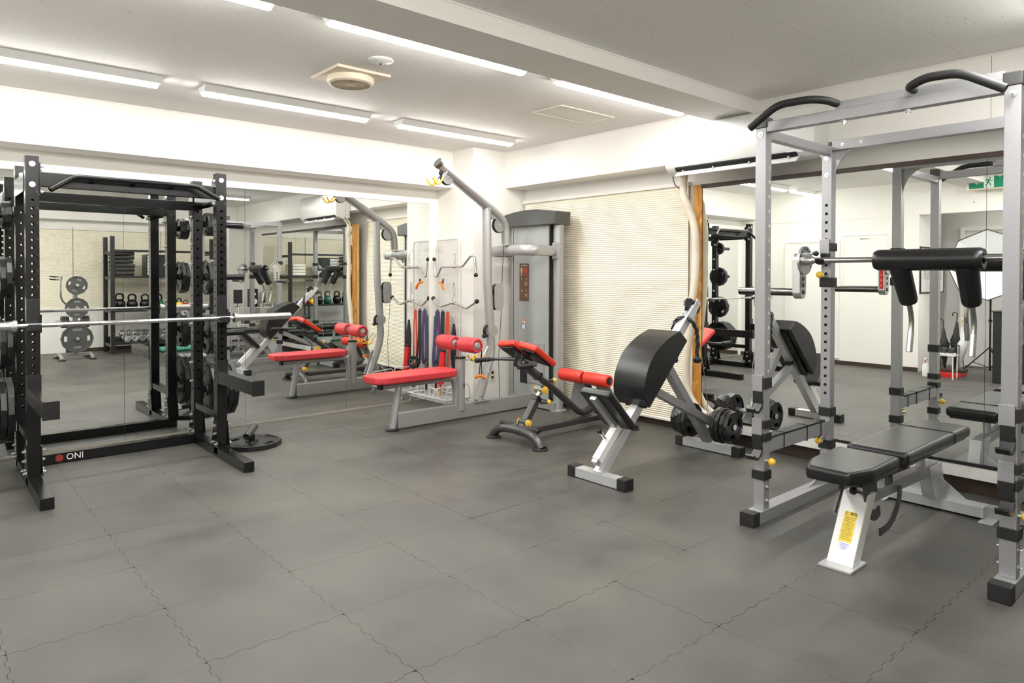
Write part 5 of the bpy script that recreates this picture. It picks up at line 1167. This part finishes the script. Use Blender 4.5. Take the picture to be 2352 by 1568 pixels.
# ------------------------------------------------------------------ shelving
t = thing('storage_rack', 'tall black metal storage rack with kettlebell and dumbbell shelves by the back wall', 'shelving', (3.36, -1.0, 0))
SX0, SX1, SY0, SY1 = 2.56, 4.17, -0.72, -1.27
for x in (SX0, SX1):
    for y in (SY0, SY1): MB().bb((x - 0.032, y - 0.032, 0), (x + 0.032, y + 0.032, 2.0), 0.004).out('upright', 'black_plastic', t)
    for z in (1.72, 1.29, 0.72, 0.14): MB().bb((x - 0.02, SY1 + 0.032, z - 0.025), (x + 0.02, SY0 - 0.032, z + 0.025), 0.003).out('side_brace', 'black_plastic', t)
MB().bb((SX0 + 0.032, SY0 - 0.02, 1.735), (SX1 - 0.032, SY0 + 0.02, 1.775), 0.004).out('top_rail', 'black_plastic', t)
for z in (1.325, 0.745, 0.19):
    MB().bb((SX0 + 0.032, SY1 - 0.03, z - 0.035), (SX1 - 0.032, SY0 + 0.03, z), 0.003).out('shelf', 'black_plastic', t)
MB().bb((SX0 + 0.032, SY1 + 0.02, 0.19), (SX1 - 0.032, -0.93, 0.262), 0.003).out('raised_tier', 'black_plastic', t)
for k in range(6):
    o = MB().box((2.745 + random.uniform(-0.008, 0.012), -0.95, 1.36 + 0.069 * k), (0.30 + 0.01 * (k % 3), 0.42, 0.062), bev=0.018, seg=3).out('foam_pad', 'vinyl_black')
    tag(o, 'black foam pad in the pile on the storage rack, ' + ('lowest', 'second from the bottom', 'third from the bottom', 'fourth from the bottom', 'second from the top', 'topmost')[k], 'foam pad', 'black foam pads on the upper shelf')
def kettle(m, sc, x, lb, y=-0.86):
    t = thing('kettlebell', lb, 'kettlebell', (x, y, 0.745), group='kettlebells on the middle shelf')
    MB().lathe([(0, 0), (0.052 * sc, 0), (0.062 * sc, 0.006), (0.090 * sc, 0.055 * sc), (0.096 * sc, 0.095 * sc), (0.082 * sc, 0.145 * sc), (0.050 * sc, 0.175 * sc), (0, 0.185 * sc)], (x, y, 0.745), (0, 0, 1), 28).out('bell', m, t, smooth=70)
    z = 0.745
    MB().tube(smooth_path([(x - 0.045 * sc, y, z + 0.15 * sc), (x - 0.060 * sc, y, z + 0.215 * sc), (x - 0.035 * sc, y, z + 0.268 * sc), (x + 0.035 * sc, y, z + 0.268 * sc), (x + 0.060 * sc, y, z + 0.215 * sc), (x + 0.045 * sc, y, z + 0.15 * sc)], 5), 0.0165 * sc, 12).out('handle', 'black_gloss', t)
for m, sc, x, lb in (('black_gloss', 1.0, 2.69, 'black kettlebell nearest the left end of the shelf'), ('black_gloss', 0.95, 2.885, 'black kettlebell second from the left end'), ('black_gloss', 0.93, 3.09, 'black kettlebell left of the green one'),
                     ('green_dark', 0.93, 3.30, 'dark green kettlebell between two black ones'), ('black_gloss', 0.86, 3.49, 'black kettlebell between the green and yellow ones'), ('yellow', 0.62, 3.645, 'small yellow kettlebell beside the orange one'), ('red_plastic', 0.5, 3.755, 'small red kettlebell beside the blue dumbbells')): kettle(m, sc, x, lb)
def dumbbell(r, L, m1, m2, lb, grp, loc, rz=0.0, tilt=0.0, proto=None):
    t = thing('dumbbell', lb, 'dumbbell', (0, 0, 0), group=grp)
    MB().tube([(0, -L * 0.28, 0), (0, -L * 0.1, 0), (0, L * 0.1, 0), (0, L * 0.28, 0)], [0.012, 0.016, 0.016, 0.012], 12).out('grip', m2, t, local=True)
    for s_ in (-1, 1): MB().lathe([(0.0, s_ * L * 0.24), (r * 0.9, s_ * L * 0.24), (r, s_ * L * 0.27), (r, s_ * L * 0.47), (r * 0.88, s_ * L * 0.5), (r * 0.5, s_ * L * 0.5), (0, s_ * L * 0.49)], (0, 0, 0), (0, 1, 0), 20).out('weight_head', m1, t, local=True)
    t.location = loc; t.rotation_euler = (tilt, 0, rz); return t
pb = None
for row, (y, z, nm) in enumerate(((-0.80, 0.248, 'front row'), (-1.06, 0.320, 'back row'))):
    for k in range(11):
        x = 2.78 + 0.118 * k
        lb = 'chrome dumbbell on the bottom shelf, %s' % nm
        if pb is None: pb = dumbbell(0.057, 0.20, 'chrome', 'steel', lb, 'chrome dumbbells on the bottom shelf', (x, y, z), tilt=0.0); o = pb
        else: o = copy_tree(pb); o.location = (x, y, z)
        ords = ('first', 'second', 'third', 'fourth', 'fifth', 'sixth', 'seventh', 'eighth', 'ninth', 'tenth', 'last')
        o['label'] = 'chrome dumbbell on the bottom shelf, %s, %s from the left upright' % (nm, ords[k])
for k in range(2):
    dumbbell(0.034, 0.15, 'blue', 'blue', 'small blue dumbbell on the kettlebell shelf, ' + ('left one' if k == 0 else 'right one'), 'blue dumbbells', (3.85 + 0.085 * k, -0.85, 0.7795))
for k in range(4):
    o = MB().box((3.96, -0.96, 1.357 + 0.060 * k), (0.28, 0.40, 0.056), bev=0.024, seg=3).out('folded_towel', 'towel')
    tag(o, 'folded cream towel in the pile at the right end of the shelves, ' + ('lowest', 'second', 'third', 'topmost')[k], 'towel', 'folded towels on the upper shelf')
t = thing('drawer_box', 'black desktop box with grey drawers on the upper shelf', 'drawer box', (3.35, -0.95, 1.325))
MB().bb((3.10, -1.12, 1.326), (3.47, -0.80, 1.70), 0.004).out('box_case', 'black_plastic', t)
for k in range(6): MB().bb((3.115, -0.80, 1.345 + 0.058 * k), (3.28, -0.785, 1.393 + 0.058 * k), 0.003).out('drawer', 'poster', t)
t = thing('aerobic_step', 'teal slotted step board lying under the front of the black shelving', 'step board', (3.6, -0.52, 0))
MB().bb((3.25, -0.66, 0.03), (3.95, -0.40, 0.085), 0.008).out('step_top', 'teal', t)
g = MB()
for k in range(16): g.bb((3.27 + 0.042 * k, -0.401, 0.0), (3.285 + 0.042 * k, -0.397, 0.06))
g.out('side_ribs', 'green_dark', t, kind='stuff')
for x in (3.27, 3.85): MB().bb((x, -0.65, 0.0), (x + 0.08, -0.41, 0.03), 0.003).out('foot_block', 'charcoal_metal', t)
# ------------------------------------------------------------------ corner with speaker
t = thing('wire_shelf_stand', 'white wire shelf stand in the back right corner carrying a speaker', 'shelf stand', (4.80, -0.75, 0))
for x in (4.60, 5.02):
    for y in (-0.55, -0.95): MB().cyl((x, y, 0), (x, y, 0.80), 0.010, 10).out('leg', 'white_wire', t)
for z in (0.42, 0.73): MB().bb((4.60, -0.95, z - 0.01), (5.02, -0.55, z), 0.003).out('shelf', 'white_wire', t)
t = thing('loudspeaker', 'small black loudspeaker with white cones on the white stand', 'loudspeaker', (4.90, -0.70, 0.73))
MB().bb((4.85, -0.80, 0.73), (4.99, -0.62, 1.08), 0.01).out('cabinet', 'black_plastic', t)
MB().lathe([(0.055, 0), (0.055, 0.008), (0.046, 0.008), (0.02, 0.001), (0.0, 0.005)], (4.92, -0.62, 0.84), (0, 1, 0), 24).out('woofer', 'white_plastic', t)
MB().lathe([(0.028, 0), (0.028, 0.006), (0.0, 0.004)], (4.92, -0.62, 0.98), (0, 1, 0), 20).out('tweeter', 'white_plastic', t)
t = thing('computer_monitor', 'black flat monitor standing beside the loudspeaker', 'monitor', (4.68, -0.82, 0.73))
MB().box((4.69, -0.84, 0.93), (0.16, 0.02, 0.26), rot=('Z', R(20)), bev=0.004).out('screen', 'black_plastic', t)
MB().bb((4.65, -0.90, 0.7301), (4.73, -0.82, 0.745), 0.004).out('stand_foot', 'black_plastic', t); MB().cyl((4.69, -0.85, 0.74), (4.69, -0.845, 0.85), 0.01, 10).out('stand_neck', 'black_plastic', t)
t = thing('radio', 'orange and grey portable work radio on the lower shelf of the white stand', 'radio', (4.80, -0.68, 0.42))
MB().bb((4.72, -0.76, 0.421), (4.92, -0.62, 0.57), 0.01).out('body', 'charcoal_metal', t)
MB().tube(bent([(4.71, -0.605, 0.43), (4.71, -0.605, 0.60), (4.93, -0.605, 0.60), (4.93, -0.605, 0.43)], 0.03), 0.010, 10).out('guard', 'orange', t)
# ------------------------------------------------------------------ entrance recess, seen in the right hand mirror
t = thing('exit_sign', 'green running man exit sign hanging from the ceiling, seen in the right mirror', 'exit sign', (-0.66, 2.66, 2.48))
MB().bb((-0.70, 2.30, 2.475), (-0.64, 2.88, 2.665), 0.004).out('housing', 'cream_plastic', t)
f2 = MB().bb((-0.64, 2.33, 2.492), (-0.634, 2.85, 2.640), 0.001).out('green_face', 'sign_green', t)
pn_ = MB().bb((-0.634, 2.575, 2.494), (-0.632, 2.685, 2.638)).out('picture_panel', 'sign_white', f2)
man = MB(); X = -0.6318; cy_, cz_ = 2.63, 2.565; ax = (0.001, 0, 0); S_ = 0.11
man.cyl((X, cy_ - 0.012, cz_ + 0.052), (X + 0.001, cy_ - 0.012, cz_ + 0.052), 0.010, 14)
def limb(a, b, w_): 
    a = V((X + 0.0005, cy_ + a[0], cz_ + a[1])); b = V((X + 0.0005, cy_ + b[0], cz_ + b[1])); man.beam(a, b, 0.001, w_, 0, up=(0, (b - a).z, -(b - a).y))
for a, b, w_ in (((-0.004, 0.036), (0.010, -0.004), 0.020), ((-0.004, 0.032), (-0.026, 0.014), 0.009), ((-0.026, 0.014), (-0.040, 0.024), 0.008), ((0.0, 0.030), (0.026, 0.036), 0.009), ((0.026, 0.036), (0.034, 0.014), 0.008),
                 ((0.008, 0.0), (-0.016, -0.022), 0.012), ((-0.016, -0.022), (-0.022, -0.054), 0.010), ((0.010, 0.0), (0.020, -0.030), 0.012), ((0.020, -0.030), (0.044, -0.040), 0.010)): limb(a, b, w_)
man.out('running_figure', 'sign_green', pn_, smooth=0, kind='stuff')
ar = MB(); ar.prism([(-0.6338, 2.79, 2.566), (-0.6338, 2.76, 2.59), (-0.6338, 2.76, 2.573), (-0.6338, 2.715, 2.573), (-0.6338, 2.715, 2.559), (-0.6338, 2.76, 2.559), (-0.6338, 2.76, 2.542)], (0.0008, 0, 0)); ar.out('arrow', 'sign_white', f2)
MB().tube([(-0.66, 2.80, 2.475), (-0.66, 2.80, 2.33)], 0.0015, 5).out('pull_cord', 'steel', t); MB().sph((-0.66, 2.80, 2.32), 0.009, 10).out('cord_ring', 'steel', t)
t = thing('framed_poster', 'framed monochrome poster on the recess side wall, seen in the right mirror', 'poster', (-1.33, 3.5, 1.43))
MB().bb((-1.80, 3.488, 1.12), (-0.86, 3.499, 1.75)).out('poster_sheet', 'paper_white', t)
MB().bb((-1.72, 3.4865, 1.30), (-0.94, 3.488, 1.70)).out('picture_area', 'poster', t)
g = MB()
for lo, hi in (((-1.815, 3.48, 1.105), (-0.845, 3.4995, 1.122)), ((-1.815, 3.48, 1.748), (-0.845, 3.4995, 1.765)), ((-1.815, 3.48, 1.122), (-1.798, 3.4995, 1.748)), ((-0.862, 3.48, 1.122), (-0.845, 3.4995, 1.748))): g.bb(lo, hi)
g.out('poster_frame', 'black_plastic', t, kind='stuff')
# softbox on a light stand
t = thing('studio_softbox', 'white octagonal photo softbox on a black tripod stand in the entrance recess', 'photo light', (-1.05, 2.70, 0))
oc = [(0.47 * math.cos(R(22.5 + 45 * k) + 0.38), 0.47 * math.sin(R(22.5 + 45 * k) + 0.38)) for k in range(8)]
mb = MB(); ap = mb.bm.verts.new((-1.02, 2.70, 1.50)); rim = [mb.bm.verts.new((-0.88, 2.70 + a, 1.50 + b)) for a, b in oc]
for k in range(8): mb.bm.faces.new((ap, rim[k], rim[(k + 1) % 8]))
mb.out('reflector_cloth', 'umbrella_white', t, smooth=0)
MB().tube([(-0.88, 2.70 + a, 1.50 + b) for a, b in oc], 0.006, 6, closed=True).out('rim_edge', 'black_plastic', t)
g = MB()
for a, b in oc: g.tube([(-1.015, 2.70, 1.50), (-0.95, 2.70 + a * 0.6, 1.50 + b * 0.6), (-0.88, 2.70 + a, 1.50 + b)], 0.002, 5)
g.out('ribs', 'charcoal_metal', t, kind='stuff')
MB().cyl((-1.05, 2.70, 0.08), (-1.05, 2.70, 1.50), 0.013, 12).out('pole', 'black_plastic', t)
for z in (1.12, 0.75): MB().lathe([(0.013, -0.02), (0.022, -0.018), (0.022, 0.018), (0.013, 0.02)], (-1.05, 2.70, z), (0, 0, 1), 14).out('pole_clamp', 'black_plastic', t)
for k in range(3):
    a = R(70 + 120 * k); q = (math.cos(a), math.sin(a))
    MB().beam((-1.05, 2.70, 0.40), (-1.05 + 0.36 * q[0], 2.70 + 0.36 * q[1], 0.012), 0.018, 0.014, 0.002).out('leg', 'black_plastic', t)
    MB().beam((-1.05, 2.70, 0.12), (-1.05 + 0.20 * q[0], 2.70 + 0.20 * q[1], 0.19), 0.012, 0.010, 0.002).out('leg_strut', 'black_plastic', t)
t = thing('storage_cabinet', 'tall black box cabinet standing in the entrance recess, seen in the right mirror', 'cabinet', (-0.62, 2.30, 0))
MB().bb((-0.82, 2.08, 0), (-0.42, 2.52, 0.90), 0.008).out('body', 'black_rubber', t); MB().bb((-0.83, 2.07, 0.90), (-0.41, 2.53, 0.915), 0.003).out('cabinet_top', 'charcoal_metal', t)
# umbrellas and shoe stool
t = thing('umbrella_stand', 'dark umbrella stand with a red tray in the entrance recess', 'umbrella stand', (-0.78, 3.10, 0))
MB().bb((-0.93, 2.93, 0.0), (-0.55, 3.28, 0.05), 0.004).out('red_tray', 'red_plastic', t); MB().bb((-0.94, 2.92, 0.05), (-0.70, 3.29, 0.09), 0.004).out('tray_rim', 'dark_brown', t)
for x in (-0.90, -0.72):
    for y in (2.97, 3.24): MB().cyl((x, y, 0.08), (x, y, 0.42), 0.006, 8).out('post', 'black_plastic', t)
MB().tube([(-0.90, 2.97, 0.42), (-0.72, 2.97, 0.42), (-0.72, 3.24, 0.42), (-0.90, 3.24, 0.42)], 0.006, 8, closed=True).out('top_ring', 'black_plastic', t)
def umbrella(x, y, m, hm, lb, dx=0.0, dy=0.0, h=0.84):
    u = thing('umbrella', lb, 'umbrella', (x, y, 0.07))
    tip = V((x, y, 0.055)); top = V((x + dx, y + dy, h - 0.13)); d = (top - tip).normalized(); L = (top - tip).length
    MB().lathe([(0, 0), (0.006, 0.01), (0.022, 0.1), (0.052, L * 0.45), (0.066, L * 0.60), (0.036, L * 0.72), (0.014, L * 0.93), (0, L)], tip, d, 12).out('canopy', m, u)
    a = top - d * 0.03; hp = [a, a + d * 0.09] + [a + d * 0.09 + V((0, 0.028 - 0.028 * math.cos(q), 0.03 * math.sin(q))) for q in [math.pi * k / 6 for k in range(1, 7)]] + [a + d * 0.065 + V((0, 0.056, 0))]
    MB().tube(hp, 0.0075, 10).out('crook_handle', hm, u)
umbrella(-0.80, 3.16, 'black_rubber', 'dark_brown', 'black umbrella with dark crook handle, left in the stand', 0, 0.02, 0.80)
umbrella(-0.84, 3.06, 'black_rubber', 'dark_brown', 'black umbrella with dark crook handle, right in the stand and taller', 0, -0.03, 0.90)
umbrella(-0.86, 3.02, 'umbrella_white', 'cream_plastic', 'clear white umbrella with pale handle, in the stand', 0, -0.05, 0.82)
umbrella(-0.80, 3.00, 'umbrella_white', 'wood_light', 'clear white umbrella leaning with wooden crook handle', 0, -0.09, 0.81)
t = thing('shoe_stool', 'low white stool rack with shoes on it beside the umbrella stand', 'stool', (-0.48, 3.06, 0))
MB().bb((-0.55, 2.92, 0.30), (-0.36, 3.22, 0.315), 0.003).out('seat_board', 'white_wire', t)
for x in (-0.54, -0.37):
    for y in (2.94, 3.20): MB().cyl((x, y, 0), (x, y, 0.30), 0.008, 8).out('leg', 'white_wire', t)
for k, y in enumerate((2.985, 3.07, 3.155)):
    s_ = thing('shoe', 'black sports shoe with white sole on the low stool, ' + ('right one', 'middle one', 'left one')[k], 'shoe', (-0.46, y, 0.315), group='shoes on the low stool')
    MB().prism([(-0.545, y - 0.034, 0.316), (-0.37, y - 0.030, 0.316), (-0.36, y, 0.316), (-0.37, y + 0.030, 0.316), (-0.545, y + 0.034, 0.316)], (0, 0, 0.022), 0.006).out('sole', 'white_plastic', s_)
    MB().prism([(-0.54, y - 0.03, 0.338), (-0.375, y - 0.03, 0.338), (-0.40, y - 0.03, 0.358), (-0.47, y - 0.03, 0.375), (-0.49, y - 0.03, 0.41), (-0.54, y - 0.03, 0.405)], (0, 0.06, 0), 0.010).out('upper', 'black_rubber', s_)
t = thing('spray_bottle', 'white spray bottle with red trigger on the floor by the stool', 'spray bottle', (-0.45, 3.28, 0))
MB().lathe([(0, 0), (0.042, 0), (0.045, 0.01), (0.045, 0.13), (0.020, 0.19), (0.016, 0.21), (0, 0.21)], (-0.45, 3.28, 0), (0, 0, 1), 20).out('bottle', 'white_plastic', t)
MB().box((-0.445, 3.28, 0.235), (0.06, 0.024, 0.03), bev=0.006).out('spray_head', 'white_plastic', t); MB().beam((-0.425, 3.28, 0.225), (-0.415, 3.28, 0.18), 0.012, 0.008, 0.002).out('trigger', 'red_plastic', t)
